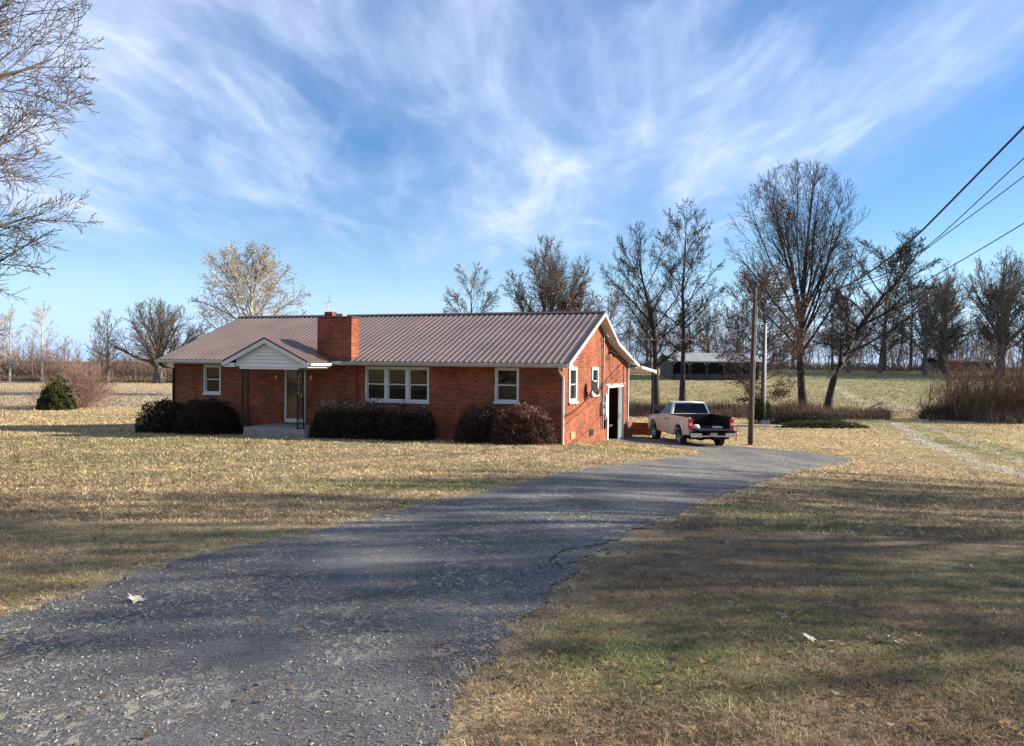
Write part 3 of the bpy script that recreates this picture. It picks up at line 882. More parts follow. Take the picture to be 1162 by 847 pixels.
# gable fittings -------------------------------------------------
m = MB(); m.tube([(.07, 5.55, -.95), (.07, 5.55, 2.72), (.1, 5.5, 2.85), (.22, 5.45, 2.86), (.3, 5.45, 2.76)], .04, 8)
for z in (.6, 1.6, 2.4): m.box(.0, .05, 5.47, 5.63, z, z+.05)
md = hb(m, 'service_mast', M['greymetal'])
m = MB(); m.box(.0, .13, 5.35, 5.75, -.35, .15); m.tube([(.13, 5.55, -.0), (.2, 5.55, -.0)], .1, 12); hb(m, 'electric_meter', M['greymetal'], bevel=.01)
m = MB(); m.box(.0, .12, 5.95, 6.35, -.5, .45); hb(m, 'breaker_box', M['white'], bevel=.01)
m = MB(); m.box(.0, .1, 5.95, 6.3, -.95, -.6); hb(m, 'junction_box', M['iron'], bevel=.01)
m = MB(); m.box(.0, .06, 6.7, 6.86, 2.12, 2.26); m.tube([(.06, 6.72, 2.2), (.22, 6.62, 2.12), (.3, 6.58, 2.04)], [.03, .05, .09], 10); m.tube([(.06, 6.84, 2.2), (.22, 6.95, 2.12), (.3, 7.0, 2.04)], [.03, .05, .09], 10)
hb(m, 'flood_light', M['iron'])
for v0, z0 in ((1.05, -.98), (3.7, -1.08)):
    m = MB(); m.box(.0, .03, v0, v0+.55, z0, z0+.24)
    for i in range(4): m.box(.03, .04, v0+.04, v0+.51, z0+.03+i*.05, z0+.055+i*.05)
    hb(m, 'foundation_vent', M['iron'] if v0 > 3 else M['stake'])
# looping cable on the brick
m = MB(); m.tube([(.02, 6.7+1.9*t/10, 1.95-1.3*math.sin(PI*t/10)**1.0+.1*t/10) for t in range(11)], .009, 4)
m.tube([(.02, 5.6, .4), (.02, 6.0, .9), (.02, 6.5, 1.15)], .012, 4); hb(m, 'cable', M['wire'])

# satellite dish on an arm
dish = MB(); ctr = Vector((.78, 4.15, .82)); nd = Vector((.25, -.55, .42)).normalized()
ctr = Vector((.27, 3.2, .77)); nd = Vector((.95, -.12, .38)).normalized()
u = nd.cross(Vector((0, 0, 1))).normalized(); w = u.cross(nd)
rings = 6; seg = 24
for i in range(rings+1):
    rr = .30*i/rings
    for k in range(seg):
        a = 2*PI*k/seg; dish.v.append(tuple(ctr+u*rr*math.cos(a)*.9+w*rr*math.sin(a)+nd*(.07*(i/rings)**2)))
for i in range(rings):
    for k in range(seg):
        a = i*seg+k; b = i*seg+(k+1) % seg; dish.f.append((a, b, b+seg, a+seg))
dd = hb(dish, 'satellite_dish', M['black'], smooth=True, fix=False)
so = dd.modifiers.new('s', 'SOLIDIFY'); so.thickness = .012
m = MB(); m.tube([(.0, 3.2, .52), (.12, 3.2, .5), tuple(ctr-nd*.02)], .025, 8); m.box(.0, .03, 3.1, 3.3, .42, .62)
m.tube([tuple(ctr-w*.22), tuple(ctr+nd*.32-w*.1)], .014, 6); m.box(*[t for q_ in [(ctr+nd*.32-w*.1)] for t in (q_.x-.04, q_.x+.04, q_.y-.04, q_.y+.04, q_.z-.04, q_.z+.04)])
m.build('dish_arm', M['iron'], dd, dz=DZ)

# carport at the back: roof sheet, post, low brick wall
m = MB(); m.prism([(BV-.3, 1.62), (BV+3.6, 1.40), (BV+3.6, 1.28), (BV-.3, 1.50)], 'x', -7, .5)
cp = hb(m, 'patio_roof', M['soffit'])
MB().box(-7.02, .56, BV+3.602, BV+3.7, 1.22, 1.46).build('beam', M['white'], cp, dz=DZ)
MB().prism([(BV-.3, 1.64), (BV+3.6, 1.42), (BV+3.6, 1.30), (BV-.3, 1.52)], 'x', .502, .56).build('edge_trim', M['white'], cp, dz=DZ)
for x in (.42, -3.2, -6.8): MB().box(x-.04, x+.04, BV+3.3, BV+3.38, -2.3, 1.30).build('post', M['iron'], cp, dz=DZ)
hb(MB().box(-.2, 0, VV+.004, BV+.35, -2.4, -.9), 'low_brick_wall', M['brick']); hb(MB().box(-3.0, .55, BV+3.0, BV+3.2, -2.4, -1.28), 'low_brick_wall', M['brick'])
hb(MB().box(-8, .0, VV+.01, BV+3, -2.3, -1.9), 'patio_floor', M['concrete'])

# ------------------------------------------------------------------ bushes
def bush(name, x, y, rx, ry, h, c1, c2, nleaf, label, cat='bush', group=None, tipcol=None, seed=1, leaf_s=.038, stems=110, stemmat='bark_brown', sq=2.6, gaps=.12, pts_up=0.0):
    q = np.random.default_rng(seed)
    z0 = T(x, y)
    root = empty(name, (x, y, z0), 0, label, cat, group)
    n = nleaf
    # superellipsoid shell + volume
    d = q.normal(size=(n, 3)); d /= np.linalg.norm(d, axis=1)[:, None]; d[:, 2] = np.abs(d[:, 2])*1.0
    k = (np.abs(d[:, 0])**sq+np.abs(d[:, 1])**sq+np.abs(d[:, 2])**sq)**(-1/sq)
    rad = (1-q.random(n)**2.2*.55)
    lump = .74+.5*fbm(d[:, 0]*3+d[:, 2]*2+seed*9, d[:, 1]*3+d[:, 2]*1.3, .8, seed)
    P = d*(k*rad*lump)[:, None]*np.array([rx, ry, h])
    P[:, 2] = np.maximum(P[:, 2], .02+.1*q.random(n))
    hole = fbm(P[:, 0]*1+P[:, 2], P[:, 1]+P[:, 2]*.7, .25, seed+3); keep = hole > .5-(.5-gaps)
    P = P[keep]; n = len(P); rad = rad[keep]
    if pts_up: 
        up = q.random(n) < .2; P[up, 2] += q.random(up.sum())**1.5*pts_up*(P[up, 2] > h*.55)
    a = q.normal(size=(n, 3)); a /= np.linalg.norm(a, axis=1)[:, None]; b = np.cross(a, q.normal(size=(n, 3))); b /= np.linalg.norm(b, axis=1)[:, None]
    s = leaf_s*(.5+q.random(n))[:, None]
    V = np.stack([P-a*s, P+b*s*.45, P+a*s, P-b*s*.45], 1).reshape(-1, 3)
    t = q.random(n)[:, None]
    C = np.array(c1)*(1-t)+np.array(c2)*t
    if tipcol is not None:
        tt = (np.clip((P[:, 2]/h-.72)*4, 0, 1)*(q.random(n) < .55))[:, None]*(.4+.6*np.clip((fbm(P[:, 0]+x, P[:, 1], .5, 5)-.4)*5, 0, 1))[:, None]
        C = C*(1-tt)+np.array(tipcol)*tt
    np_mesh('foliage', V, np.arange(n*4).reshape(n, 4), M['attr'], root, col=np.repeat(C, 4, 0))
    m = MB()
    rg = random.Random(seed)
    for i in range(stems):
        a = rg.uniform(0, 2*PI); e = rg.uniform(.2, 1.0)
        ex, ey = math.cos(a)*rx*.85*e, math.sin(a)*ry*.85*e; ez = h*(1.02-.35*e*e)*rg.uniform(.75, 1.0)
        m.tube([(ex*.15, ey*.15, -.02), (ex*.5, ey*.5, ez*.5), (ex+rg.uniform(-.1, .1), ey, ez)], [.014, .009, .004], 4, cap=False)
    m.build('stem', M[stemmat], root, fix=False)
    return root
def hp(u, v):
    l = (-math.cos(YAW), math.sin(YAW)); d = (math.sin(YAW), math.cos(YAW))
    return HX+u*l[0]+v*d[0], HY+u*l[1]+v*d[1]
HG = 'foundation shrubs along the front wall'
dk1, dk2 = (.018, .017, .011), (.045, .034, .022)
x, y = hp(16.0, -1.0); bush('hedge_shrub', x, y, 1.15, .9, 1.25, dk1, dk2, 14000, 'dark rounded shrub at the far end of the front wall', group=HG, seed=3)
x, y = hp(14.0, -1.0); bush('hedge_shrub', x, y, 1.25, .9, 1.28, dk1, dk2, 14000, 'dark clipped shrub below the small window', group=HG, seed=4)
x, y = hp(8.35, -.95); bush('hedge_shrub', x, y, .8, .75, 1.25, (.026, .02, .014), (.07, .045, .03), 11000, 'loose shrub with tan tips right of the porch', group=HG, tipcol=(.5, .32, .22), seed=5, pts_up=.35)
x, y = hp(6.9, -.95); bush('hedge_shrub', x, y, .95, .75, 1.28, (.022, .017, .012), (.055, .035, .024), 12000, 'dark loose shrub under the left side of the triple window', group=HG, tipcol=(.42, .25, .17), seed=6, pts_up=.35)
x, y = hp(5.35, -.95); bush('hedge_shrub', x, y, 1.0, .75, 1.18, (.02, .016, .012), (.05, .033, .023), 12000, 'dark shrub under the right side of the triple window', group=HG, tipcol=(.38, .22, .15), seed=7, pts_up=.35)
x, y = hp(2.6, -.8); bush('hedge_shrub', x, y, .9, .7, 1.15, (.035, .02, .015), (.085, .045, .032), 11000, 'maroon shrub left of the rounded corner shrub', group=HG, tipcol=(.2, .09, .06), seed=8)
x, y = hp(1.08, -.95); bush('hedge_shrub', x, y, 1.05, .85, 1.25, (.055, .027, .02), (.14, .068, .048), 16000, 'reddish brown rounded shrub at the sunlit house corner', group=HG, tipcol=(.24, .12, .09), seed=9)
# evergreen and pink shrub in the lawn
bush('evergreen_shrub', -33.3, 56.9, 1.35, 1.2, 1.9, (.03, .038, .012), (.08, .085, .03), 16000, 'green conical shrub at the edge of the left lawn', seed=10, leaf_s=.08, sq=1.7, pts_up=.6)

# ------------------------------------------------------------------ trees
class Tree:
    def __init__(s, seed):
        s.rg = random.Random(seed); s.pl = {}; s.tips = []; s.trunk = []
    def add(s, poly, rad, sides, trunk=False):
        if trunk: s.trunk.append((poly, rad)); return
        s.pl.setdefault((len(poly), sides), []).append((poly, rad))
    def mesh(s, name, mat, parent):
        Vs = []; Fs = []; n0 = 0
        for (n, sd), L in s.pl.items():
            P = np.array([p for p, r in L], dtype=np.float64); Rr = np.array([r for p, r in L])
            Tn = np.gradient(P, axis=1); Tn /= np.linalg.norm(Tn, axis=2)[..., None]+1e-12
            ref = np.array([.31, .47, .83]); ref2 = np.array([.9, -.3, .2])
            mean = P[:, -1]-P[:, 0]; mean /= np.linalg.norm(mean, axis=1)[:, None]+1e-12
            rf = np.where((np.abs(mean@ref) > .85)[:, None], ref2, ref)[:, None, :]
            U = np.cross(Tn, rf); U /= np.linalg.norm(U, axis=2)[..., None]; W = np.cross(Tn, U)
            a = np.arange(sd)*2*PI/sd
            V = P[:, :, None, :]+(U[:, :, None, :]*np.cos(a)[None, None, :, None]+W[:, :, None, :]*np.sin(a)[None, None, :, None])*Rr[:, :, None, None]
            B = len(L); V = V.reshape(-1, 3)
            idx = np.arange(B*n*sd).reshape(B, n, sd)
            nxt = np.roll(idx, -1, 2)
            F = np.stack([idx[:, :-1], nxt[:, :-1], nxt[:, 1:], idx[:, 1:]], -1).reshape(-1, 4)
            Vs.append(V); Fs.append(F+n0); n0 += len(V)
        return np_mesh(name, np.concatenate(Vs), np.concatenate(Fs), mat, parent, smooth=True)

def rnd_perp(d, rg):
    v = Vector((rg.gauss(0, 1), rg.gauss(0, 1), rg.gauss(0, 1)))
    v = v-d*v.dot(d)
    return v.normalized() if v.length > 1e-4 else d.orthogonal().normalized()

def grow(t, p, d, L, r, lev, c):
    rg = t.rg; mx = c['levels']
    n = (7, 6, 5, 4, 3, 3)[min(lev, 5)]
    wob = c['wob'][min(lev, len(c['wob'])-1)]; trop = c['trop'][min(lev, len(c['trop'])-1)]
    poly = [tuple(p)]; rads = [r]; dirs = [d.copy()]; pts = [p.copy()]
    end = .3 if lev < mx else .55
    for i in range(1, n):
        d = (d+Vector((rg.gauss(0, wob), rg.gauss(0, wob), rg.gauss(0, wob)))+Vector((0, 0, trop))).normalized()
        p = p+d*(L/(n-1)); pts.append(p.copy()); dirs.append(d.copy()); poly.append(tuple(p)); rads.append(max(c['rmin']*.7, r*(1-(1-end)*i/(n-1))))
    t.add(poly, rads, (8, 6, 5, 3, 3, 3)[min(lev, 5)])
    if lev >= mx: t.tips.append(tuple(p)); return
    nc = c['n'][lev]; nc = max(1, int(nc*rg.uniform(.8, 1.2)))
    t0 = c['t0'][min(lev, len(c['t0'])-1)]
    for k in range(nc+1):
        f = 1.0 if k == nc else t0+(1-t0)*(k+rg.random())/nc
        f = min(f, .999); j = int(f*(n-1)); fr = f*(n-1)-j
        pos = pts[j].lerp(pts[min(j+1, n-1)], fr); dd = dirs[min(j+1, n-1)]
        ang = R(c['ang'][lev])*rg.uniform(.6, 1.3) if k < nc else R(12)
        ax = rnd_perp(dd, rg)
        cd = (dd*math.cos(ang)+ax*math.sin(ang)).normalized()
        cl = c['len'][lev]*L*rg.uniform(.7, 1.25)*(1-.45*f)
        # envelope
        if c.get('env'):
            e = c['env']; q = pos+cd*cl
            val = ((q.x-e[0])/e[3])**2+((q.y-e[1])/e[4])**2+((q.z-e[2])/e[5])**2
            if val > 1: cl *= max(.35, 1-(math.sqrt(val)-1)*2.2)
        rr = max(c['rmin'], rads[min(j+1, n-1)]*c['rr']*rg.uniform(.8, 1.1))
        grow(t, pos, cd, cl, rr, lev+1, c)

def env_len(p, d, e):
    """distance from p along d to the ellipsoid e"""
    o = Vector(((p.x-e[0])/e[3], (p.y-e[1])/e[4], (p.z-e[2])/e[5])); v = Vector((d.x/e[3], d.y/e[4], d.z/e[5]))
    a = v.dot(v); b = 2*o.dot(v); c = o.dot(o)-1; q = b*b-4*a*c
    if q <= 0: return 1.0
    return max(.6, (-b+math.sqrt(q))/(2*a))

def make_tree(name, seed, H, trunk, env, cfg, mat, label, cat='tree', group=None, leaves=None, loc=(0, 0), z=None, rz=0):
    """trunk: list of (x,y,z,r). limbs leave between cfg['z0'] and top"""
    t = Tree(seed); rg = t.rg; cfg = dict(cfg); cfg['env'] = env
    tp = [Vector(a[:3]) for a in trunk]; tr = [a[3] for a in trunk]
    cum = [0]
    for a, b in zip(tp[:-1], tp[1:]): cum.append(cum[-1]+(b-a).length)
    nl = cfg['limbs']
    for i in range(nl):
        f = cfg['z0']+(1-cfg['z0'])*((i+rg.random())/nl)**cfg.get('bias', 1)
        s = min(f, .999)*cum[-1]
        j = max(k for k in range(len(cum)) if cum[k] <= s); j = min(j, len(tp)-2)
        fr = (s-cum[j])/(cum[j+1]-cum[j]); pos = tp[j].lerp(tp[j+1], fr); r = tr[j]*(1-fr)+tr[j+1]*fr
        td = (tp[j+1]-tp[j]).normalized()
        az = 2.399963*i+rg.uniform(-.5, .5)
        el = R(cfg['el'][0]+(cfg['el'][1]-cfg['el'][0])*f+rg.uniform(-10, 10))
        d = Vector((math.cos(az)*math.cos(el), math.sin(az)*math.cos(el), math.sin(el)))
        d = (d+td*.15).normalized()
        L = env_len(pos, d, env)*rg.uniform(.8, 1.0)
        grow(t, pos, d, L, max(cfg['rmin']*2, r*cfg.get('lr', .5)*rg.uniform(.8, 1.15)*min(1, .45+L/5)), 1, cfg)
    # leader
    grow(t, tp[-1], (tp[-1]-tp[-2]).normalized(), env_len(tp[-1], Vector((0, 0, 1)), env)*.95, tr[-1], 1, cfg)
    zz = T(*loc) if z is None else z
    root = empty(name, (loc[0], loc[1], zz-.05), rz, label, cat, group)
    m = MB()
    # root flare
    tt = [(tp[0].x, tp[0].y, tp[0].z-.3)]+[tuple(p) for p in tp]; rr = [tr[0]*1.6]+[tr[0]*1.25]+tr[1:]
    m.tube(tt, rr, 12)
    m.build('trunk', mat, root, smooth=True)
    t.mesh('crown', mat, root)
    if leaves:
        n, s, c1, c2, zlo, zhi, sp = leaves
        q = np.random.default_rng(seed+5); tips = np.array(t.tips); tips = tips[(tips[:, 2] > zlo) & (tips[:, 2] < zhi)]
        P = tips[q.integers(0, len(tips), n)]+q.normal(0, sp, (n, 3))
        a = q.normal(size=(n, 3)); a /= np.linalg.norm(a, axis=1)[:, None]; b = np.cross(a, q.normal(size=(n, 3))); b /= np.linalg.norm(b, axis=1)[:, None]
        ss = s*(.5+q.random(n))[:, None]
        V = np.stack([P-a*ss, P+b*ss*.6, P+a*ss, P-b*ss*.6], 1).reshape(-1, 3); tcol = q.random(n)[:, None]
        np_mesh('leaves', V, np.arange(n*4).reshape(n, 4), M['attr'], root, col=np.repeat(np.array(c1)*(1-tcol)+np.array(c2)*tcol, 4, 0))
    return root
def place(src, x, y, rz, s, label, group=None, name=None):
    o = copy_tree(src); o.location = (x, y, T(x, y)-.05); o.rotation_euler = (0, 0, rz); o.scale = (s, s, s)
    o['label'] = label
    if group: o['group'] = group
    return o

VASE = dict(levels=4, wob=(.05, .07, .1, .14, .18), trop=(0, .03, .04, .03, .02), n=(0, 11, 8, 5), ang=(0, 34, 38, 42), len=(0, .45, .5, .5), t0=(0, .2, .15, .12), rmin=.014, rr=.52, limbs=13, z0=.5, el=(25, 80), lr=.5)
def cfg(**k):
    c = dict(VASE); c.update(k); return c

# 1 the tall vase-shaped tree
make_tree('tall_bare_tree', 11, 20, [(0, 0, 0, .36), (-.25, 0, 2.2, .30), (-.4, .1, 5, .26), (-.35, 0, 7.6, .22), (-.2, .1, 9.0, .14)], (-.8, 0, 13.5, 5.7, 5.4, 6.9),
          cfg(limbs=21, z0=.48, n=(0, 10, 8, 5), el=(5, 74), lr=.5, bias=.6, rmin=.013, wob=(.05, .05, .08, .12, .16)), M['bark_dark'], 'tallest bare tree, upright vase crown, right of the utility pole', loc=(24.1, 64.0))
# 2 leaning tree
t2 = make_tree('leaning_bare_tree', 23, 14, [(0, 0, 0, .34), (.2, 0, 1.3, .29), (.5, 0, 2.7, .27), (1.2, .1, 4.2, .25), (1.9, .1, 5.3, .22), (2.5, .1, 6.9, .19), (3.5, 0, 8.3, .16), (4.5, 0, 9.7, .13), (5.6, 0, 10.8, .1), (6.9, 0, 12.6, .06)], (4.0, 0, 9.3, 5.8, 4.5, 6.2),
          cfg(limbs=26, z0=.22, n=(0, 10, 8, 5), el=(-8, 60), wob=(.1, .18, .22, .24, .24), lr=.5, rmin=.015), M['bark_dark'], 'bare tree leaning to the right beside the tallest tree', loc=(26.3, 64.8))
# 3, 4 pair behind the truck
make_tree('slender_bare_tree', 31, 16, [(0, 0, 0, .27), (0, 0, 3, .2), (.05, 0, 6.5, .16), (-.1, 0, 10, .11), (.1, 0, 14, .05)], (0, 0, 10.8, 3.7, 3.5, 6.8),
          cfg(limbs=26, z0=.22, n=(0, 9, 7, 4), el=(8, 55), lr=.42), M['bark_dark'], 'slender bare tree with a straight central leader behind the truck cab', loc=(14.6, 66.5))
make_tree('forked_bare_tree', 37, 15, [(0, 0, 0, .3), (-.1, 0, 3, .24), (-.2, 0, 6.0, .2), (-.7, 0, 8.5, .14), (-1.3, 0, 11, .08)], (-.9, 0, 9.6, 4.4, 4, 6.3),
          cfg(limbs=18, z0=.3, n=(0, 10, 8, 4), el=(5, 62), lr=.5), M['bark_dark'], 'forked bare tree rising just right of the gable', loc=(12.7, 68.2))
# 5 brown leaf holding bushy tree behind the pole
make_tree('brown_leaf_tree', 41, 12, [(0, 0, 0, .2), (0, 0, 3, .17), (.1, 0, 6, .12), (0, 0, 9.5, .05)], (0, 0, 6.9, 3.6, 3.2, 5.6),
          cfg(limbs=44, z0=.12, n=(0, 9, 6, 4), el=(-14, 55), lr=.3, trop=(0, .0, .0, .0, 0)), M['bark_grey'], 'dense twiggy tree with clinging brown leaves behind the utility pole',
          leaves=(14000, .055, (.12, .06, .04), (.23, .125, .08), 1.5, 12, .22), loc=(19.5, 60.3))
# 6 large dome behind the roof
big6 = make_tree('round_bare_tree', 51, 15.5, [(0, 0, 0, .4), (0, 0, 3, .34), (0, 0, 5, .3), (.2, 0, 7.5, .16)], (0, 0, 9.2, 5.2, 5, 6.6),
          cfg(limbs=26, z0=.25, n=(0, 12, 9, 5), el=(0, 72), rmin=.016), M['bark_grey'], 'broad domed bare tree with some brown leaves behind the roof',
          leaves=(1500, .09, (.17, .085, .045), (.27, .16, .09), 3, 13, .3), loc=(3.7, 81))
# reddish lower tree right of it
make_tree('rusty_bare_tree', 53, 11, [(0, 0, 0, .25), (0, 0, 3, .2), (0, 0, 5, .15), (0, 0, 8, .06)], (0, 0, 6.6, 3.2, 3, 4.2),
          cfg(limbs=16, z0=.3, n=(0, 11, 8, 4), el=(5, 65)), M['bark_brown'], 'low rusty brown tree peeking over the roof by the domed tree', leaves=(900, .08, (.15, .08, .05), (.24, .13, .08), 2, 11, .25), loc=(6.6, 78))
# 7 small pale tree behind roof
make_tree('small_pale_tree', 57, 12.5, [(0, 0, 0, .25), (.1, 0, 4, .2), (.1, 0, 7, .13), (0, 0, 10, .06)], (0, 0, 8.9, 3.1, 3, 5.2),
          cfg(limbs=13, z0=.35, n=(0, 10, 8, 4), el=(10, 65)), M['bark_grey'], 'small bare tree behind the middle of the roof ridge', leaves=(600, .09, (.3, .2, .12), (.4, .28, .18), 3, 12, .2), loc=(-4.5, 84))
# 8 white sycamore behind left roof
make_tree('sycamore_tree', 61, 16, [(0, 0, 0, .42), (.2, 0, 4, .36), (.5, 0, 6.5, .3), (.1, 0, 9.5, .2), (.2, 0, 12.5, .1)], (-.2, 0, 10.3, 6.0, 5.5, 6.0),
          cfg(limbs=26, z0=.3, n=(0, 11, 8, 5), el=(0, 68), wob=(.08, .13, .16, .2, .2), rmin=.018), M['bark_pale'], 'white barked sycamore with scattered tan leaves behind the left roof end', leaves=(5200, .085, (.2, .15, .11), (.36, .3, .23), 4, 17, .3), loc=(-28.7, 85))
# 9 oak out in the field
make_tree('oak_tree', 67, 13.5, [(0, 0, 0, .75), (.1, 0, 2.2, .62), (.1, 0, 4, .5), (-.1, 0, 5.8, .22)], (0, 0, 7.8, 7.6, 6.5, 5.9),
          cfg(limbs=22, z0=.3, n=(0, 10, 8, 4), el=(0, 75), rmin=.022, lr=.5, wob=(.1, .12, .15, .18, .2)), M['bark_grey'], 'wide round oak standing at the far side of the stubble field', loc=(-58.3, 128))
# 10 pale slender field trees
FG = 'pale slender trees along the field edge'
sl = make_tree('slender_pale_tree', 71, 12, [(0, 0, 0, .16), (.1, 0, 4, .13), (0, 0, 8, .08), (.1, 0, 11, .04)], (0, 0, 7.3, 2.3, 2.2, 5.6),
          cfg(limbs=22, z0=.2, n=(0, 6, 5, 3), el=(15, 55), rmin=.018, lr=.4), M['bark_pale'], 'pale slender tree above the evergreen shrub, thin straight white stem', group=FG, loc=(-75, 124))
place(sl, -79.5, 123, 1, .95, 'tan slender tree nearest the left photo edge, bushier stem', FG)
place(sl, -68, 128, 2, .85, 'short pale slender tree left of the dark stemmed field tree', FG)
place(sl, -86, 130, 3, .9, 'pale slender tree half behind the left hanging branches', FG)
dk = make_tree('dark_field_tree', 73, 11, [(0, 0, 0, .26), (.1, 0, 2, .2), (0, 0, 6, .12), (0, 0, 9, .05)], (0, 0, 6.7, 3.0, 2.6, 5.0),
          cfg(limbs=16, z0=.25, n=(0, 7, 5, 3), el=(15, 60), rmin=.018), M['bark_grey'], 'grey tree with a dark stem between the evergreen shrub and the oak', group='grey trees along the field edge', loc=(-64, 123))
place(dk, -69.5, 131, 1.5, .72, 'low dark crowned tree above the treeline, right of the thin white stem', 'grey trees along the field edge')
place(dk, -51, 128, 2.5, .8, 'grey tree between the oak and the house eave', 'grey trees along the field edge')

# hilltop trees -------------------------------------------------
HT = 'bare trees along the top of the hill'
va = make_tree('hilltop_tree', 81, 16, [(0, 0, 0, .4), (.1, 0, 3, .33), (0, 0, 5.5, .28), (0, 0, 7.5, .16)], (0, 0, 10, 5.4, 5, 6.6),
          cfg(limbs=18, z0=.3, n=(0, 9, 7, 4), el=(0, 75), rmin=.02), M['bark_grey'], 'wide vase crowned tree with a long level side limb on the hilltop', group=HT, loc=(71, 113))
vb = make_tree('hilltop_tree', 83, 13, [(0, 0, 0, .3), (.2, 0, 3, .25), (.4, 0, 6, .16), (.5, 0, 7.5, .1)], (.3, 0, 7.8, 4.3, 4, 5.5),
          cfg(limbs=18, z0=.16, n=(0, 8, 6, 4), el=(-5, 70), rmin=.019, wob=(.1, .16, .2, .22, .22)), M['bark_grey'], 'dark rounded tree behind the leaning tree on the hilltop', group=HT, loc=(53.5, 113))
vc = make_tree('hilltop_tree', 85, 14, [(0, 0, 0, .22), (0, 0, 4, .18), (.1, 0, 8, .12), (0, 0, 11, .05)], (0, 0, 8.6, 3.0, 3, 5.8),
          cfg(limbs=24, z0=.2, n=(0, 9, 7, 4), el=(5, 60), rmin=.024, lr=.42), M['bark_grey'], 'narrow grey tree between the leaning tree and the wide vase tree', group=HT, loc=(60, 117))
spots = [(va, 78, 112, 2.0, 1.12, 'tall grey tree cut by the right photo edge on the hilltop'),
         (vb, 62.5, 112, 1.2, 1.05, 'dark many branched tree with a slanting upper limb'),
         (vb, 58, 121, 4.2, .95, 'dark tree partly hidden behind the narrow grey hilltop tree'),
         (vc, 66, 119, 1.0, .9, 'thin grey tree just left of the wide vase tree'),
         (vc, 49, 119, 2.2, .85, 'thin grey tree between the two leaning field trees and the ditch'),
         (vc, 75, 120, 3.3, 1.0, 'thin tree behind the right edge thicket'),
         (vb, 44, 122, .3, .8, 'low dark tree seen left of the leaning trunk'),
         (va, 37, 128, 1.1, .62, 'small grey tree behind the tallest tree trunk'),
         (vb, 31, 122, 2.9, .85, 'dark tree behind the brown leaf tree and pole'),
         (vb, 14.5, 118, 5.1, .95, 'dark tangled tree above the gable, left of the barn'),
         (va, 21.5, 124, .7, .72, 'grey tree rising behind the barn roof'),
         (vb, 27, 117, 3.7, .8, 'low dark tree at the right end of the barn'),
         (va, 9, 128, 2.6, .7, 'grey tree hidden low behind the back corner of the house'),
         (va, 88, 118, 3.9, 1.1, 'hilltop tree just outside the right thicket'),
         (vb, 83, 126, .9, 1.1, 'dark hilltop tree behind the right edge tree'),
         (vc, 54, 128, .4, .9, 'faint thin tree far behind the dark rounded tree'),
         (vc, 41, 127, 5.4, .8, 'thin tree between tallest trunk and leaning trunk, far back'),
         (va, 68, 108, 4.4, 1.05, 'broad vase tree standing in front of the wide vase tree, left side'),
         (va, 84, 108, 5.5, 1.2, 'broad tree filling the right photo edge above the thicket'),
         (vb, 76, 106, 2.4, 1.15, 'dark tree between the two broad right edge trees'),
         (vb, 66.5, 121, 5.6, 1.25, 'dark tall tree filling the gap left of the wide vase tree'),
         (va, 58, 109, 3.1, .82, 'smaller vase tree just right of the leaning tree top'),
         (vb, 48.5, 112, 1.9, .9, 'dark drooping tree low behind the leaning trunk'),
         (vb, 19.5, 109, 4.0, .7, 'low dark tree in front of the barn trees'),
         (va, 91, 106, 1.7, 1.2, 'broad hilltop tree beyond the right edge'),
         (vc, 70, 126, 2.8, 1.05, 'thin tree standing behind the wide vase tree')]
for s in spots: place(*s[:5], s[5], HT)

# off to the left: the near tree whose branches enter the picture
make_tree('near_bare_tree', 91, 15, [(0, 0, 0, .3), (.1, 0, 2, .26), (0, .1, 5, .2), (.1, 0, 8.5, .13), (0, 0, 12, .06)], (0, 0, 7.3, 5.9, 5.8, 7.1),
          cfg(limbs=100, z0=.08, n=(0, 13, 9, 6), el=(-8, 66), rmin=.0072, lr=.33, wob=(.05, .06, .1, .14, .18), trop=(0, .035, .04, .03, .02), len=(0, .5, .5, .52)),
          M['bark_grey'], 'near bare tree whose fine branches reach in from the left', loc=(-13.75, 13.0), rz=5.2)
# shade trees right of the view
SG = 'bare yard trees right of the view casting the lawn shade'
sh = make_tree('yard_tree', 95, 16, [(0, 0, 0, .35), (.1, 0, 3, .3), (0, 0, 5, .26), (0, 0, 9, .16), (0, 0, 13, .07)], (0, 0, 9.6, 6.2, 5.5, 6.8),
          cfg(limbs=18, z0=.25, n=(0, 9, 8, 5), el=(8, 65), rmin=.022), M['bark_grey'], 'large bare yard tree out of view, nearest of the shade trees', group=SG, loc=(23, 11.5))
place(sh, 31, 16.5, 2, 1.0, 'large bare yard tree out of view, farthest of the shade trees', SG)
place(sh, 19.5, 8.0, 4, .62, 'small bare yard tree out of view, closest to the road', SG)

place(sh, 33, 9.0, 1, .72, 'bare yard tree out of view, between the nearest and farthest shade trees', SG)
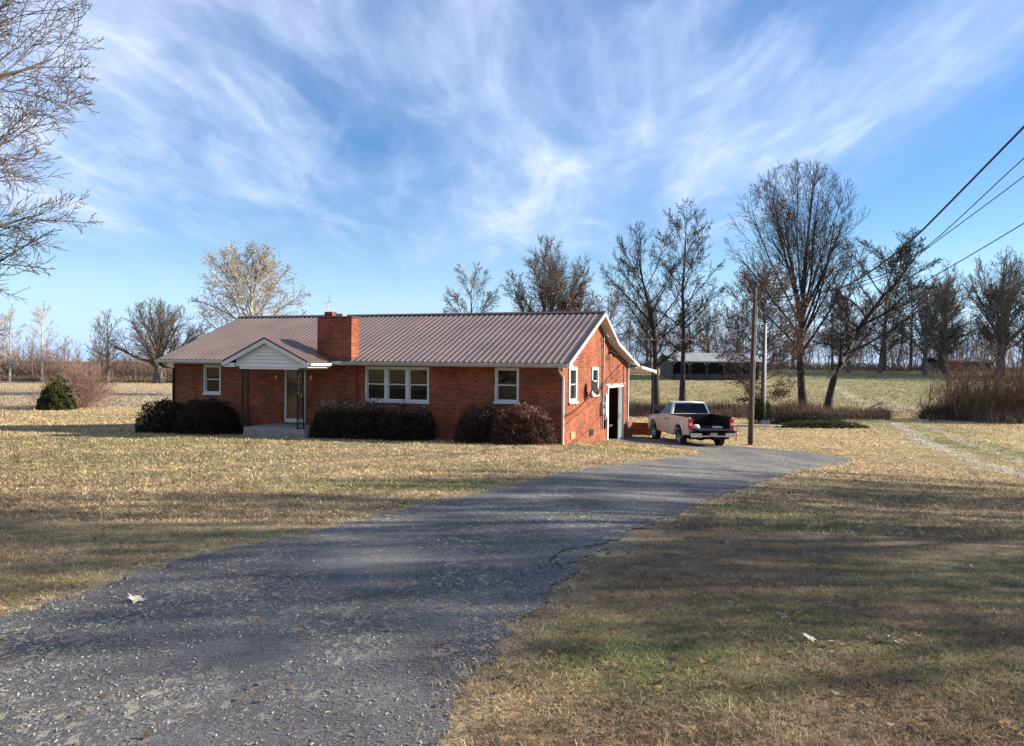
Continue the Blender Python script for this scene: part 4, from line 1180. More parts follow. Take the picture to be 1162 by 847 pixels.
# ------------------------------------------------------------------ brush, thicket, treeline
def twigs(name, X, Y, H, w, c1, c2, seed, label, kind='stuff', mat='attr', spread=.5, parent=None, cat=None, per=1, zbase=None):
    q = np.random.default_rng(seed); n = len(X)
    Z = ter(X, Y) if zbase is None else zbase
    a = q.uniform(0, PI, n); s = spread*H*q.normal(0, 1, n)*.5; s2 = spread*H*q.normal(0, 1, n)*.5
    ww = w*(.5+q.random(n)); cx, cy = np.cos(a)*ww, np.sin(a)*ww
    mx, my = X+s*.4+q.normal(0, .05, n)*H, Y+s2*.4
    hh = H*(.4+.8*q.random(n))
    V = np.stack([np.stack([X-cx, Y-cy, Z-.05], -1), np.stack([X+cx, Y+cy, Z-.05], -1), np.stack([mx+cx*.6, my+cy*.6, Z+hh*.55], -1), np.stack([mx-cx*.6, my-cy*.6, Z+hh*.55], -1), np.stack([X+s+cx*.3, Y+s2+cy*.3, Z+hh], -1), np.stack([X+s-cx*.3, Y+s2-cy*.3, Z+hh], -1)], 1).reshape(-1, 3)
    i = np.arange(n)*6
    F = np.concatenate([np.stack([i, i+1, i+2, i+3], -1), np.stack([i+3, i+2, i+4, i+5], -1)])
    t = q.random(n)[:, None]; C = np.array(c1)*(1-t)+np.array(c2)*t
    o = np_mesh(name, V, F, M[mat], parent, col=np.repeat(C, 6, 0))
    if label: tag(o, label, cat, kind=kind)
    return o
q = np.random.default_rng(77)
# ditch brush
n = 75000; X = q.uniform(2, 62, n); Y = 59.3+q.normal(0, 1.9, n)+(fbm(X, X*0, 6, 3)-.5)*3
k = ~((np.abs(X-(29+(Y-57)*.45)) < 1.3)); X = X[k]; Y = Y[k]
Hh = .4+1.5*np.clip(fbm(X, Y, 3, 8)-.3, 0, 1)
twigs('undergrowth', X, Y, Hh, .02, (.05, .032, .026), (.17, .105, .08), 5, 'brown weedy brush growing along the ditch', spread=.8)
# dark brush left of ditch track
n = 9000; X = q.uniform(5, 19, n); Y = 61.5+q.normal(0, .8, n)
twigs('undergrowth', X, Y, np.full(n, .9), .02, (.05, .04, .03), (.16, .12, .09), 6, 'dark tangled brush beyond the truck', spread=1.0)
# thicket mass (drawn after wood() is defined)
THICKET = True
# thicket saplings, each its own
ST = 'thin saplings in the thicket'
sp = make_tree('sapling', 101, 4.6, [(0, 0, 0, .05), (.05, 0, 1.2, .04), (0, .05, 2.6, .03), (.1, 0, 3.8, .015)], (0, 0, 2.9, 1.15, 1.1, 2.1),
          cfg(levels=3, limbs=16, z0=.12, n=(0, 7, 5), el=(25, 65), rmin=.007, lr=.5), M['bark_brown'], 'thin sapling at the left end of the thicket', group=ST, loc=(32.2, 56.5))
names = ['thin sapling second from the left end of the thicket', 'sapling third from the left end of the thicket', 'forked looking sapling where the thicket thickens', 'taller sapling in the left half of the thicket',
         'crooked sapling behind the taller thicket sapling', 'sapling in the middle of the thicket', 'short sapling at the middle front of the thicket', 'reddish sapling right of the thicket middle',
         'sapling below the wide vase tree trunk', 'sapling just right of the vase tree trunk', 'tall sapling near the right photo edge', 'sapling cut by the right photo edge', 'sapling past the right photo edge', 'last sapling of the thicket past the right photo edge']
for i, nm in enumerate(names):
    place(sp, 33.2+i*.75+q.normal(0, .3), 54.8+q.normal(0, 1.2), q.uniform(0, 6), q.uniform(.75, 1.25), nm, ST)
def wood(name, seed, N_, xr, yr, hr, r0, mat, label, lean=.08):
    rg = random.Random(seed); t = Tree(seed)
    for i in range(N_):
        x = rg.uniform(*xr); y = rg.uniform(*yr)
        H = (hr[0]+(hr[1]-hr[0])*float(vnoise(x, y*.3, 11, seed)))*rg.uniform(.6, 1.15)
        z = T(x, y); p = Vector((x, y, z-.2)); d = Vector((rg.gauss(0, lean), rg.gauss(0, lean), 1)).normalized()
        poly = [p]; 
        for k in range(3):
            p = p+d*H/3; d = (d+Vector((rg.gauss(0, .1), rg.gauss(0, .1), 0))).normalized(); poly.append(p)
        t.add([tuple(a) for a in poly], [r0*H*.35, r0*H*.28, r0*H*.18, r0*H*.05], 3)
        nb = int(8+H*1.1)
        for k in range(nb):
            f = .12+.85*(k+rg.random())/nb; j = min(2, int(f*3)); pos = poly[j].lerp(poly[j+1], f*3-j)
            az = rg.uniform(0, 2*PI); el = R(rg.uniform(10, 70)); dd = Vector((math.cos(az)*math.cos(el), math.sin(az)*math.cos(el), math.sin(el)))
            L = H*.38*(1.1-f)*rg.uniform(.6, 1.3)+.3; e1 = pos+dd*L*.5; e2 = e1+(dd+Vector((rg.gauss(0, .2), rg.gauss(0, .2), .2))).normalized()*L*.5
            rr = r0*H*.09
            t.add([tuple(pos), tuple(e1), tuple(e2)], [rr, rr*.7, rr*.35], 3)
            for q_ in range(5):
                g_ = rg.uniform(.2, 1); b_ = pos.lerp(e2, g_); dz_ = (dd+Vector((rg.gauss(0, .6), rg.gauss(0, .6), rg.gauss(.15, .5)))).normalized()
                t.add([tuple(b_), tuple(b_+dz_*L*.22), tuple(b_+dz_*L*.42+Vector((0, 0, L*.04)))], [rr*.5, rr*.42, rr*.3], 3)
    return tag(t.mesh(name, mat, None), label, kind='stuff')
wood('undergrowth', 203, 380, (31.5, 54), (53.5, 60), (2.2, 6.4), .030, M['bark_brown'], 'tangled brown thicket at the right edge', .2)
n = 15000; X = q.uniform(32, 53, n); Y = 56.5+q.normal(0, 1.8, n)
twigs('undergrowth', X, Y, .7+1.3*np.clip(fbm(X, Y, 2.5, 18)-.2, 0, 1), .012, (.10, .075, .055), (.28, .2, .15), 7, 'brown weeds standing at the foot of the thicket', spread=1.1)
n = 14000; X = q.uniform(33, 52, n); Y = 58+q.normal(0, 1.4, n)
twigs('undergrowth', X, Y, .8+1.9*q.random(n), .022, (.07, .085, .03), (.17, .175, .08), 8, 'greenish vines low in the thicket', spread=1.0)
wood('treeline', 201, 700, (-190, -5), (134, 160), (4.0, 11.0), .035, M['bark_brown'], 'brown leafless wood behind the stubble field')
n = 30000; X = q.uniform(-175, -5, n); Y = 138+np.abs(q.normal(0, 7, n))
twigs('undergrowth', X, Y, 1.5+5.0*fbm(X, Y, 6, 31)**1.3, .035, (.13, .09, .075), (.30, .215, .18), 10, 'low brush filling the wood behind the stubble field', spread=.9)
wood('treeline', 202, 620, (-20, 120), (122, 156), (4.5, 14), .024, M['bark_grey'], 'grey leafless wood along the hilltop', .22)
n = 14000; X = q.uniform(-10, 120, n); Y = 128+q.normal(0, 4, n)
twigs('undergrowth', X, Y, .5+1.3*fbm(X, Y, 6, 12), .05, (.08, .065, .05), (.22, .17, .14), 9, 'low brush along the hilltop', spread=1.2)
n = 16000; X = q.uniform(-140, -20, n); Y = 131.5+q.normal(0, .5, n)
twigs('undergrowth', X, Y, .5+.7*q.random(n), .04, (.10, .075, .05), (.27, .2, .13), 11, 'weedy fence row at the end of the stubble field', spread=.8)

# pink twiggy shrub behind evergreen
def twig_shrub(name, x, y, rx, h, n, mat, label, seed):
    rg = random.Random(seed); t = Tree(seed)
    c = cfg(levels=3, wob=(.1, .12, .16, .2), trop=(0, -.01, .0, .0), n=(0, 7, 5), ang=(0, 30, 35), len=(0, .5, .5), rmin=.008, rr=.6)
    c['env'] = (0, 0, .2, rx*1.15, rx*1.1, h*1.1)
    for i in range(n):
        az = rg.uniform(0, 2*PI); el = R(rg.uniform(20, 85))
        d = Vector((math.cos(az)*math.cos(el), math.sin(az)*math.cos(el), math.sin(el)))
        grow(t, Vector((rg.gauss(0, .25), rg.gauss(0, .25), 0)), d, env_len(Vector((0, 0, 0)), d, (0, 0, .2, rx, rx, h))*rg.uniform(.7, 1), .02, 1, c)
    root = empty(name, (x, y, T(x, y)-.03), 0, label, 'shrub')
    t.mesh('branches', mat, root)
    return root
twig_shrub('twiggy_shrub', -33.0, 59.6, 3.2, 3.2, 110, M['twig_pink'], 'leafless pinkish shrub spreading behind the green conical shrub', 5)
# fallen branch near the leaning tree
m = MB(); m.tube([(0, 0, .1), (1.2, .2, .8), (2.4, .2, 1.6)], [.05, .035, .012], 5); m.tube([(1.2, .2, .8), (2.0, .4, .9), (2.7, .5, 1.2)], [.03, .02, .008], 4); m.tube([(.6, .1, .4), (.7, .1, 1.1), (1.1, .1, 1.7)], [.03, .015, .007], 4)
o = m.build('fallen_branch', M['bark_grey']); o.location = (28.6, 63.2, T(28.6, 63.2)); tag(o, 'forked dead branch lying right of the leaning trunk', 'branch')

# ------------------------------------------------------------------ poles, wires
PXp, PYp = 11.07, 36.0; PZp = T(PXp, PYp)
pole = empty('utility_pole', (PXp, PYp, PZp), 0, 'brown wooden utility pole at the edge of the blacktop', 'pole')
m = MB(); m.tube([(0, 0, -.3), (.03, 0, 3), (.14, 0, 7.3)], [.115, .10, .08], 12); m.build('shaft', M['polewood'], pole, smooth=True)
m = MB(); m.tube([(.13, -.02, 0), (.155, -.02, 3), (.24, -.02, 6.4)], .02, 6); m.build('conduit', M['greymetal'], pole)
for z in (5.4, 5.9, 6.6):
    m = MB(); m.tube([(.1, 0, z), (.24, 0, z), (.26, 0, z+.08)], [.02, .03, .035], 6); m.build('insulator', M['greymetal'], pole)
zp = PZp
def wire(pts, r, label, name='power_line'):
    P = [Vector(p) for p in pts]; out = []
    # catmull
    for _ in range(3):
        Q = [P[0]]
        for a, b in zip(P[:-1], P[1:]): Q += [a.lerp(b, .25), a.lerp(b, .75)]
        P = Q+[P[-1]]
    out = [tuple(p) for p in P]
    m = MB(); m.tube(out, r, 6); return tag(m.build(name, M['wire'], smooth=True), label, 'power line', 'overhead wires running to the utility pole')
far = (11.9, -14, 16.5)
wire([(11.25, 36, zp+6.7), (11.95, 29.1, 4.5), (11.95, 27.6, 4.6), (12, 25.6, 4.97), (12, 23.4, 5.5), (12, 21.7, 6.12), (12, 20.4, 6.6), (12, 18.2, 7.42), (12, 12, 9.7), (12, 2, 13.2), far], .028, 'thickest overhead cable, uppermost of the wires at right')
def wpts(L, X0):
    out = []
    for px, py in L:
        hy = 414.78+.0111*(px-581); D = X0/((px-581)/882.); out.append((X0, D, 1.6+(hy-py)/882.*D))
    return out
wire([(11.22, 36, zp+6.4)]+wpts([(1000, 316), (1034, 292), (1061.6, 271), (1117, 218.5), (1162, 175.5)], 12.3)+[(12.3, 2, 12.0), (12.3, -14, 16)], .013, 'thin overhead wire second from the top at right')
wire([(11.22, 36, zp+6.1)]+wpts([(995, 322), (1030, 297), (1059, 275), (1117, 232), (1162, 198)], 12.6)+[(12.6, 2, 11.2), (12.6, -14, 15.2)], .012, 'thin overhead wire third from the top at right')
wire([(11.22, 36, zp+5.5)]+wpts([(960, 356), (995, 342), (1034, 328), (1070, 307), (1117, 279.4), (1162, 251.7)], 12.9)+[(12.9, 2, 8.9), (12.9, -14, 12)], .013, 'thin lowest overhead wire at right')
# road side pole out of view
rp = empty('utility_pole', (12.3, -14, 0), 0, 'tall utility pole by the road behind the viewer', 'pole')
MB().tube([(0, 0, -.3), (0, 0, 17)], [.2, .12], 10).build('shaft', M['polewood'], rp)
# service drop to the mast on the gable
gx, gy = hp(-.25, 5.45)
wire([(11.1, 36, zp+5.5), (9.2, 34.6, 3.0), (7.2, 33.2, 2.72), (5.4, 32.2, 2.72), (gx, gy, 2.8)], .014, 'service cable from utility pole to the gable mast')

# white lamp post
lp = empty('lamp_post', (15.6, 47.9, T(15.6, 47.9)), 0, 'white yard lamp post beside the dark ivy clump', 'lamp post')
MB().tube([(0, 0, -.2), (0, 0, 6.35)], [.065, .045], 10).build('shaft', M['whitepole'], lp, smooth=True)
m = MB(); m.tube([(0, 0, 6.2), (-.3, 0, 6.42), (-.62, 0, 6.4)], .025, 6); m.build('arm', M['whitepole'], lp)
m = MB(); m.tube([(-.58, 0, 6.42), (-.7, 0, 6.4), (-.95, 0, 6.36)], [.05, .1, .04], 8); m.build('lamp_head', M['greymetal'], lp)
MB().box(-.25, .25, -.2, .2, -.1, .42).build('base_block', M['concrete'], lp, bevel=.03)
bush('ivy_clump', 15.5, 48.3, .75, .6, 1.35, (.015, .02, .01), (.04, .045, .02), 9000, 'dark round ivy clump growing against the white lamp post', seed=31)
children(bpy.data.objects['ivy_clump'])
bpy.data.objects['ivy_clump'].location.z += .35
bush('low_hedge', 18.6, 50.2, 2.9, .7, .75, (.018, .022, .01), (.05, .045, .025), 15000, 'long low dark hedge running right from the ivy clump', cat='hedge', seed=32, pts_up=.2)
bush('low_hedge', 18.8, 47.2, 2.7, .35, .38, (.03, .04, .015), (.09, .1, .04), 9000, 'thin green strip of hedge in front of the dark hedge', cat='hedge', seed=33, pts_up=.15)
# marker stake and low rail
m = MB(); m.box(-.02, .02, -.015, .015, -.1, .85); o = m.build('marker_stake', M['stake']); o.location = (10.9, 37.7, T(10.9, 37.7)); o.rotation_euler = (0, .08, 0); tag(o, 'thin orange wooden marker stake left of the utility pole', 'stake')
m = MB(); m.tube([(0, 0, .28), (3, .3, .27), (5.6, .2, .25)], .04, 6)
for x in (.1, 2.8, 5.5): m.box(x-.04, x+.04, -.04+.05*x, .04+.05*x, -.2, .28)
o = m.build('low_rail', M['whitepole']); o.location = (10.2, 45.2, T(11.5, 45.5)); tag(o, 'low pale pipe rail behind the utility pole', 'rail')

# ------------------------------------------------------------------ barn and shed
bx, by = 19.9, 97
barn = empty('barn', (bx, by, T(bx, by)), R(2), 'long dark open sided barn with pale metal roof on the hillside', 'barn')
m = MB(); m.prism([(-.4, 2.35), (3.2, 3.45), (6.8, 2.35), (6.8, 2.27), (3.2, 3.37), (-.4, 2.27)], 'x', -.4, 11.4); m.build('roof', M['barnroof'], barn)
m = MB(); m.box(0, 11, 6.2, 6.3, -.4, 2.3); m.box(0, .1, .3, 6.2, -.4, 2.3); m.box(10.9, 11, .3, 6.2, -.4, 2.3); m.box(0, 11, .2, .3, -.6, .75); m.build('wall', M['barnwood'], barn)
for i in range(6): MB().box(i*2.18-.08+.1, i*2.18+.08+.1, .0, .18, -.5, 2.3).build('post', M['barnwood'], barn)
m = MB()
for i in range(6):
    x = i*2.18+.1
    for s in (-1, 1):
        if -.1 < x+s*.5 < 11.1: m.tube([(x, .08, 1.8), (x+s*.45, .08, 2.26)], .04, 4)
m.build('brace', M['whitepole'], barn)
m = MB(); m.box(-.4, 11.4, -.46, -.41, 2.2, 2.36); m.build('fascia', M['greymetal'], barn)
sx, sy = 69, 125
shed = empty('farm_shed', (sx, sy, T(sx, sy)), 0, 'low dull red farm shed behind the right thicket', 'shed')
m = MB(); m.box(0, 8.5, 0, 5, -.3, 1.5); m.build('wall', plain('shed_wall', (.13, .09, .08), .9), shed)
m = MB(); m.prism([(-.3, 1.5), (2.5, 2.3), (5.3, 1.5), (5.3, 1.42), (2.5, 2.22), (-.3, 1.42)], 'x', -.3, 8.8); m.build('roof', plain('shed_roof', (.19, .16, .16), .6), shed)
MB().box(3, 5.4, -.03, .0, -.2, 1.3).build('door', M['black'], shed)

# ------------------------------------------------------------------ pickup truck
TH = 10
truck = empty('pickup_truck', (8.62, 33.3, T(8.5, 35.4)-.03), R(TH), 'pale cream pickup truck parked beside the house with tailgate down', 'truck')
truck.scale = (1.03, 1.03, 1.03)
TP = M['truckpaint']
def arch(cy, r, z0, n=10, rev=False):
    return [(cy+r*math.cos(PI-PI*i/n), z0+r*math.sin(PI-PI*i/n)*1.0) for i in range(n+1)]
RA, FA = 1.22, 4.24    # axles
# body lower shell: side profile (y,z), from rear to front along the bottom then back on top
bed_side = [(.14, .58)]+[(.72, .55)]+[(RA+.48*math.cos(a), .5+.48*math.sin(a)) for a in [PI*(1-i/10) for i in range(1, 10)]]+[(1.72, .5), (2.22, .5), (2.22, 1.33), (.12, 1.31)]
front_side = [(2.25, .48), (FA-.52, .46)]+[(FA+.49*math.cos(a), .5+.49*math.sin(a)) for a in [PI*(1-i/10) for i in range(1, 10)]]+[(4.8, .45), (5.12, .45), (5.2, .62), (5.18, .95), (5.08, 1.08), (4.6, 1.17), (3.62, 1.24), (3.5, 1.3), (2.25, 1.33)]
m = MB()
def side_panel(m, poly, s):
    # outer skin slightly barrel shaped: split by height
    xo = 1.0; th = .1
    m.prism(poly, 'x', s*xo, s*(xo-th))
m.box(-.9, .9, .16, 2.2, .70, .775)
for s in (-1, 1): m.box(*(sorted((s*.9, s*.91))), .16, 2.2, .70, .775) if False else side_panel(m, bed_side, s)
bed = m.build('bed', TP, truck, bevel=.02)
m = MB(); m.prism(front_side, 'x', -1.0, 1.0)
# taper the nose
m.v = [((x*(1-.07*max(0, (y-4.3)/.9)) if y > 4.3 else x)*(1-.03*max(0, (z-1.0)/.3)), y, z) for x, y, z in m.v]
body = m.build('body', TP, truck, bevel=.03)
# wheel arch flares
for s in (-1, 1):
    for cy in (RA, FA):
        m = MB(); pts = [(s*1.005, cy+.5*math.cos(PI*(1-i/12)), .5+.5*math.sin(PI*(1-i/12))) for i in range(13)]
        m.tube(pts, .03, 6)
        m.build('wheel_arch_trim', TP, truck, smooth=True)
# bed liner interior
m = MB(); m.box(-.9, .9, .14, 2.2, .78, .84); m.box(-.9, .9, 2.12, 2.2, .84, 1.3)
for s in (-1, 1):
    m.box(*(sorted((s*.9, s*.86))), .14, 2.12, .84, 1.3)
    m.box(*(sorted((s*.86, s*.62))), .85, 1.6, .84, 1.05)
m.build('bed_liner', M['black'], truck, bevel=.01)
m = MB()
for s in (-1, 1): m.box(*(sorted((s*1.01, s*.85))), .13, 2.2, 1.31, 1.345)
m.box(-.9, .9, 2.14, 2.22, 1.3, 1.34)
m.build('bed_rail', M['black'], truck, bevel=.008)
# tailgate lowered
m = MB(); m.box(-.78, .78, -.42, .12, .78, .83); m.build('tailgate', M['black'], truck, bevel=.015)
# bumper
m = MB(); m.box(-1.0, -.52, -.13, .04, .5, .70); m.box(.52, 1.0, -.13, .04, .5, .70); m.box(-.52, .52, -.12, .04, .52, .6)
bp = m.build('rear_bumper', M['chrome'], truck, bevel=.025)
m = MB(); m.box(-1.01, 1.01, -.15, .05, .70, .755); m.box(-.5, .5, -.135, -.125, .6, .7); m.build('step_pad', M['black'], bp, bevel=.008)
m = MB(); m.box(-.16, .16, -.15, -.136, .56, .69); m.build('licence_plate', M['white'], truck)
m = MB(); m.box(-.05, .05, -.2, .0, .38, .47); m.box(-.8, .8, .1, .2, .4, .48); m.box(-.6, -.45, .1, 4.9, .38, .5); m.box(.45, .6, .1, 4.9, .38, .5); m.tube([(-.9, RA, .4), (.9, RA, .4)], .06, 8); m.tube([(0, RA-.15, .4), (0, RA+.15, .4)], .15, 10)
m.build('chassis', M['black'], truck)
# tail lights
for s in (-1, 1):
    m = MB(); m.box(*(sorted((s*.82, s*1.006))), .105, .17, .80, 1.27); tl = m.build('tail_light', M['redlens'], truck, bevel=.015)
    m = MB(); m.box(*(sorted((s*.86, s*.97))), .098, .104, .98, 1.08); m.build('reverse_lens', M['white'], tl)
# cab greenhouse
CZ0, CZ1 = 1.30, 1.86
def cabpt(x, y, z):
    t = (z-CZ0)/(CZ1-CZ0)
    return x, y, z
base = [(-.94, 2.28), (.94, 2.28), (.94, 3.72), (-.94, 3.72)]; top = [(-.74, 2.44), (.74, 2.44), (.72, 3.12), (-.72, 3.12)]
# pillars and roof
m = MB()
def lerp(a, b, t): return tuple(a[i]*(1-t)+b[i]*t for i in range(len(a)))
B3 = [(x, y, CZ0) for x, y in base]; T3 = [(x, y, CZ1-.06) for x, y in top]
B3[2] = (.9, 3.78, 1.24); B3[3] = (-.9, 3.78, 1.24)
def pillar(b, t, wx, wy):
    n = len(m.v)
    for p in (b, t):
        m.v += [(p[0]-wx, p[1]-wy, p[2]), (p[0]+wx, p[1]-wy, p[2]), (p[0]+wx, p[1]+wy, p[2]), (p[0]-wx, p[1]+wy, p[2])]
    m.f += [tuple(n+i for i in q) for q in ((0, 3, 2, 1), (4, 5, 6, 7), (0, 1, 5, 4), (1, 2, 6, 5), (2, 3, 7, 6), (3, 0, 4, 7))]
for i, (wx, wy) in enumerate(((.05, .09), (.05, .09), (.035, .04), (.035, .04))):
    sx_ = -1 if B3[i][0] > 0 else 1
    pillar((B3[i][0]+sx_*.05, B3[i][1]+(.05 if i < 2 else -.02), B3[i][2]-.02), (T3[i][0]+sx_*.03, T3[i][1]+(.04 if i < 2 else -.02), T3[i][2]+.01), wx, wy)
# roof shell
rt = [(-.76, 2.42), (.76, 2.42), (.73, 3.16), (-.73, 3.16)]
n = len(m.v)
m.v += [(x, y, CZ1-.07) for x, y in rt]+[(x*.9, 2.78+(y-2.78)*.82, CZ1+.0) for x, y in rt]
m.f += [tuple(n+i for i in q) for q in ((0, 3, 2, 1), (4, 5, 6, 7), (0, 1, 5, 4), (1, 2, 6, 5), (2, 3, 7, 6), (3, 0, 4, 7))]
m.box(-.88, .88, 2.26, 2.36, 1.28, 1.36)
cab = m.build('cab', TP, truck, bevel=.03)
def pane(a, b, c, d, name, mat='glass'):
    m = MB(); m.quad(a, b, c, d); o = m.build(name, M[mat], truck, fix=False); s = o.modifiers.new('s', 'SOLIDIFY'); s.thickness = .008; return o
pane((-.84, 2.27, 1.35), (.84, 2.27, 1.35), (.70, 2.43, 1.78), (-.70, 2.43, 1.78), 'rear_window')
pane((-.88, 3.74, 1.26), (.88, 3.74, 1.26), (.70, 3.14, 1.79), (-.70, 3.14, 1.79), 'windshield')
for s in (-1, 1): pane((s*.93, 2.45, 1.32), (s*.91, 3.62, 1.28), (s*.73, 3.08, 1.78), (s*.755, 2.52, 1.78), 'side_window')
MB().box(-.14, .14, 2.44, 2.48, 1.79, 1.83).build('brake_light', M['redlens'], truck)
# door seams, handle, moulding
for s in (-1, 1):
    m = MB()
    for y in (2.42, 3.68): m.box(*(sorted((s*1.001, s*1.004))), y-.006, y+.006, .5, 1.3)
    m.box(*(sorted((s*1.001, s*1.004))), 2.42, 3.68, .5, .512)
    d = m.build('door_seam', M['black'], truck)
    m = MB(); m.box(*(sorted((s*1.0, s*1.035))), 2.52, 2.72, 1.08, 1.12); m.build('door_handle', M['black'], truck, bevel=.008)
    m = MB(); m.box(*(sorted((s*1.0, s*1.012))), 2.5, 3.62, .74, .79); m.build('side_moulding', TP, truck, bevel=.004)
    m = MB(); m.box(*(sorted((s*1.04, s*1.24))), 3.5, 3.6, 1.25, 1.45); m.box(*(sorted((s*.92, s*1.05))), 3.52, 3.58, 1.27, 1.32); m.build('side_mirror', M['black'], truck, bevel=.02)
    m = MB(); m.box(*(sorted((s*.62, s*.93))), 5.12, 5.19, .82, 1.02); m.build('headlight', M['glass'], truck, bevel=.01)
m = MB(); m.box(-.92, .92, 5.12, 5.28, .45, .66); m.build('front_bumper', M['chrome'], truck, bevel=.03)
m = MB(); m.box(-.6, .6, 5.17, 5.21, .7, 1.02); m.build('grille', M['black'], truck, bevel=.01)
# wheels
def wheel(x, y):
    s = 1 if x > 0 else -1; r = .39
    prof = [(-.12, .24), (-.125, .34), (-.10, .38), (-.05, r), (.05, r), (.10, .38), (.125, .34), (.12, .24)]
    def lathe(pr, seg=28):
        m = MB()
        for (a, rr) in pr:
            for k in range(seg):
                t = 2*PI*k/seg; m.v.append((x+a, y+rr*math.cos(t), .39+rr*math.sin(t)))
        for i in range(len(pr)-1):
            for k in range(seg):
                a_ = i*seg+k; b_ = i*seg+(k+1) % seg; m.f.append((a_, b_, b_+seg, a_+seg))
        return m
    w = empty('wheel'); w.parent = truck
    lathe(prof).build('tyre', M['tyre'], w, smooth=True)
    m = lathe([(s*.10, .25), (s*.06, .235), (s*.055, .08), (s*.08, .07), (s*.085, .001)])
    for k in range(6):
        t = 2*PI*k/6; c, q_ = math.cos(t), math.sin(t)
        m.tube([(x+s*.085, y+c*.05, .39+q_*.05), (x+s*.095, y+c*.24, .39+q_*.24)], .028, 6)
    m.build('rim', M['alloy'], w, smooth=False)
for x, y in ((-.87, RA), (.87, RA), (-.87, FA), (.87, FA)): wheel(x, y)
m = MB()
for s in (-1, 1):
    for cy in (RA, FA): m.box(*(sorted((s*.7, s*.89))), cy-.42, cy+.42, .5, .9) if False else None
# items in the bed
th = R(TH)
def tw(x, y, z):
    return (truck.location.x+x*math.cos(th)-y*math.sin(th), truck.location.y+x*math.sin(th)+y*math.cos(th), truck.location.z+z)
m = MB(); m.tube([(0, 0, 0), (0, 0, .09), (0, 0, .19)], [.12, .15, .1], 10); o = m.build('sack', M['white'], smooth=True); o.scale = (1.3, .8, 1); o.location = tw(-.62, .35, .845); tag(o, 'small white sack lying at the left of the truck bed', 'sack')
m = MB(); m.box(-.2, .2, -.12, .12, 0, .1); o = m.build('carton', M['white'], bevel=.01); o.location = tw(.45, .5, .843); o.rotation_euler = (0, 0, R(TH+4)); tag(o, 'flat white carton lying at the right of the truck bed', 'carton')

# ------------------------------------------------------------------ camera, light, sky
cam = bpy.data.cameras.new('camera'); co = bpy.data.objects.new('camera', cam); COL.objects.link(co)
cam.sensor_width = 36; cam.sensor_fit = 'HORIZONTAL'; cam.lens = 882.0571/1162*36; cam.clip_end = 6000; cam.clip_start = .05
co.matrix_world = Matrix.Translation((0, 0, 1.6)) @ Matrix.Rotation(PI/2-.0099, 4, 'X') @ Matrix.Rotation(.0111, 4, 'Z')
SC.camera = co

EL = 25; AZ = (math.cos(R(5.7)), math.sin(R(5.7)))
sd = Vector((AZ[0]*math.cos(R(EL)), AZ[1]*math.cos(R(EL)), math.sin(R(EL))))
sun = bpy.data.lights.new('sun', 'SUN'); sun.energy = 5.0; sun.angle = R(.55); sun.color = (1, .91, .77)
so_ = bpy.data.objects.new('sun', sun); COL.objects.link(so_)
so_.rotation_euler = sd.to_track_quat('Z', 'Y').to_euler()
so_.location = (30, 5, 30)

w = bpy.data.worlds.new('World'); SC.world = w; w.use_nodes = True
nt = w.node_tree; bg = nt.nodes['Background']; outw = nt.nodes['World Output']
sky = N(nt, 'ShaderNodeTexSky'); sky.sky_type = 'NISHITA'; sky.sun_disc = False; sky.sun_elevation = R(EL)
sky.sun_rotation = R(90-5.7); sky.air_density = 1.0; sky.dust_density = .25; sky.ozone_density = 2.2; sky.altitude = 200
tc = N(nt, 'ShaderNodeTexCoord'); sx3 = N(nt, 'ShaderNodeSeparateXYZ'); nt.links.new(tc.outputs['Generated'], sx3.inputs[0])
def mth(op, a, b=None, clamp=False):
    n = N(nt, 'ShaderNodeMath', operation=op); n.use_clamp = clamp
    for i, v in enumerate((a, b)):
        if v is None: continue
        if isinstance(v, (int, float)): n.inputs[i].default_value = v
        else: nt.links.new(v, n.inputs[i])
    return n.outputs[0]
zc = mth('MAXIMUM', sx3.outputs[2], 0.0); zz = mth('ADD', zc, .08)
px_ = mth('DIVIDE', sx3.outputs[0], zz); py_ = mth('DIVIDE', sx3.outputs[1], zz)
cb = N(nt, 'ShaderNodeCombineXYZ'); nt.links.new(px_, cb.inputs[0]); nt.links.new(py_, cb.inputs[1])
def cn(scale, rot, sc, det, dist=0, rough=.55, off=(0, 0, 0)):
    mp = N(nt, 'ShaderNodeMapping'); mp.inputs['Rotation'].default_value = (0, 0, R(rot)); mp.inputs['Scale'].default_value = sc; mp.inputs['Location'].default_value = off
    nt.links.new(cb.outputs[0], mp.inputs[0])
    n = N(nt, 'ShaderNodeTexNoise'); n.inputs['Scale'].default_value = scale; n.inputs['Detail'].default_value = det; n.inputs['Distortion'].default_value = dist; n.inputs['Roughness'].default_value = rough
    nt.links.new(mp.outputs[0], n.inputs['Vector']); return n.outputs['Fac']
def mrg(v, a, b, c=0, d=1):
    n = N(nt, 'ShaderNodeMapRange'); n.interpolation_type = 'SMOOTHSTEP'
    for k, x in zip(('From Min', 'From Max', 'To Min', 'To Max'), (a, b, c, d)): n.inputs[k].default_value = x
    nt.links.new(v, n.inputs['Value']); return n.outputs[0]
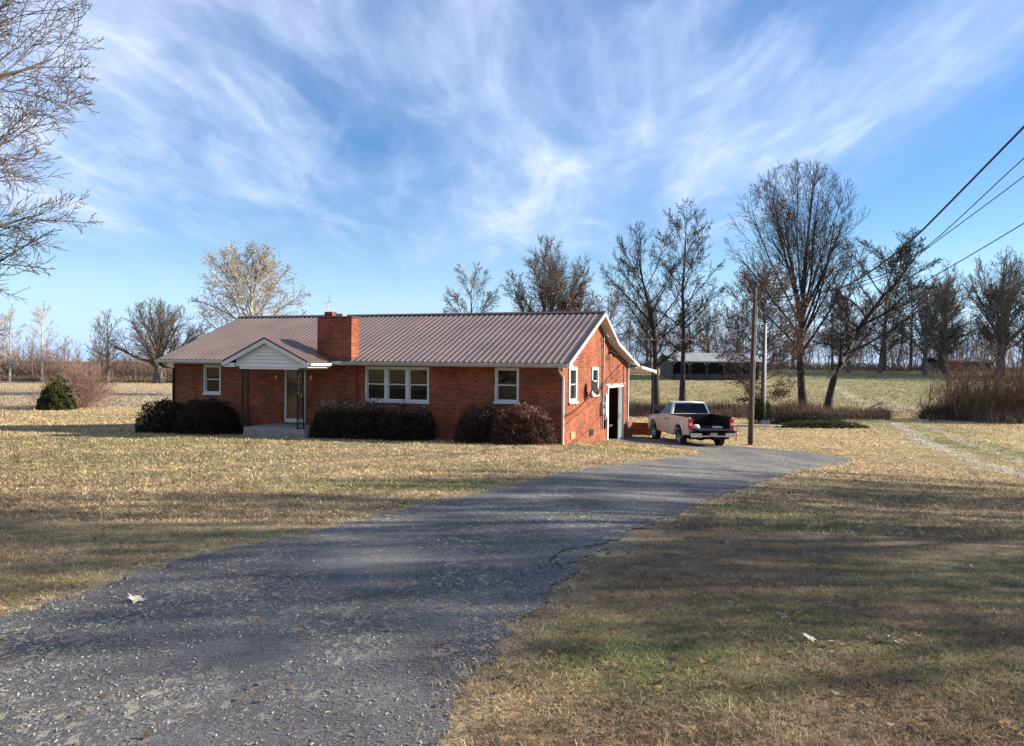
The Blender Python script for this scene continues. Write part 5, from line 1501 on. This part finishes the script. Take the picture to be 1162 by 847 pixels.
streak = mrg(cn(.8, -12, (1.7, .42, 1), 9, .6, .52), .38, .72)
wisps = mrg(cn(1.5, 22, (1.5, .6, 1), 10, 1.2, .56, (3, 1, 0)), .40, .75)
veil_ = mrg(cn(.5, -10, (1.2, .6, 1), 4, .4, .45, (5, 3, 0)), .35, .65, .0, .35)
fine_ = mrg(cn(5.0, -20, (1.6, .5, 1), 9, 1.0, .6, (7, 2, 0)), .35, .75, .72, 1.05)
m1 = mrg(px_, .9, 1.5, 1, .10)
m2 = mrg(mth('ADD', py_, mth('MULTIPLY', mth('ABSOLUTE', px_), .45)), 3.4, 5.6, 1, .15)
cov = mth('ADD', mth('MULTIPLY', streak, .95), mth('MULTIPLY', wisps, .65))
cov = mth('ADD', cov, veil_)
cov = mth('MULTIPLY', mth('MULTIPLY', cov, fine_), mth('MULTIPLY', m1, m2))
cov = mth('ADD', cov, .05)
cov = mth('MULTIPLY', cov, .68, True)
mix = N(nt, 'ShaderNodeMixRGB'); nt.links.new(cov, mix.inputs[0])
hs = N(nt, 'ShaderNodeHueSaturation'); hs.inputs['Saturation'].default_value = 1.38; hs.inputs['Hue'].default_value = .508; hs.inputs['Value'].default_value = 1.22; nt.links.new(sky.outputs[0], hs.inputs['Color'])
nt.links.new(hs.outputs[0], mix.inputs[1]); mix.inputs[2].default_value = (6.6, 7.5, 9.5, 1)
hz_ = mrg(sx3.outputs[2], .0, .17, .8, 0)
mh = N(nt, 'ShaderNodeMixRGB'); nt.links.new(hz_, mh.inputs[0]); nt.links.new(mix.outputs[0], mh.inputs[1]); mh.inputs[2].default_value = (4.0, 6.1, 9.8, 1)
nt.links.new(mh.outputs[0], bg.inputs['Color']); bg.inputs['Strength'].default_value = .058

vs = SC.view_settings; vs.view_transform = 'Standard'; vs.look = 'None'; vs.exposure = 1.27; vs.gamma = 1; vs.use_curve_mapping = False
cy = SC.cycles; cy.max_bounces = 5; cy.diffuse_bounces = 3; cy.glossy_bounces = 3; cy.transparent_max_bounces = 8; cy.caustics_reflective = False; cy.caustics_refractive = False
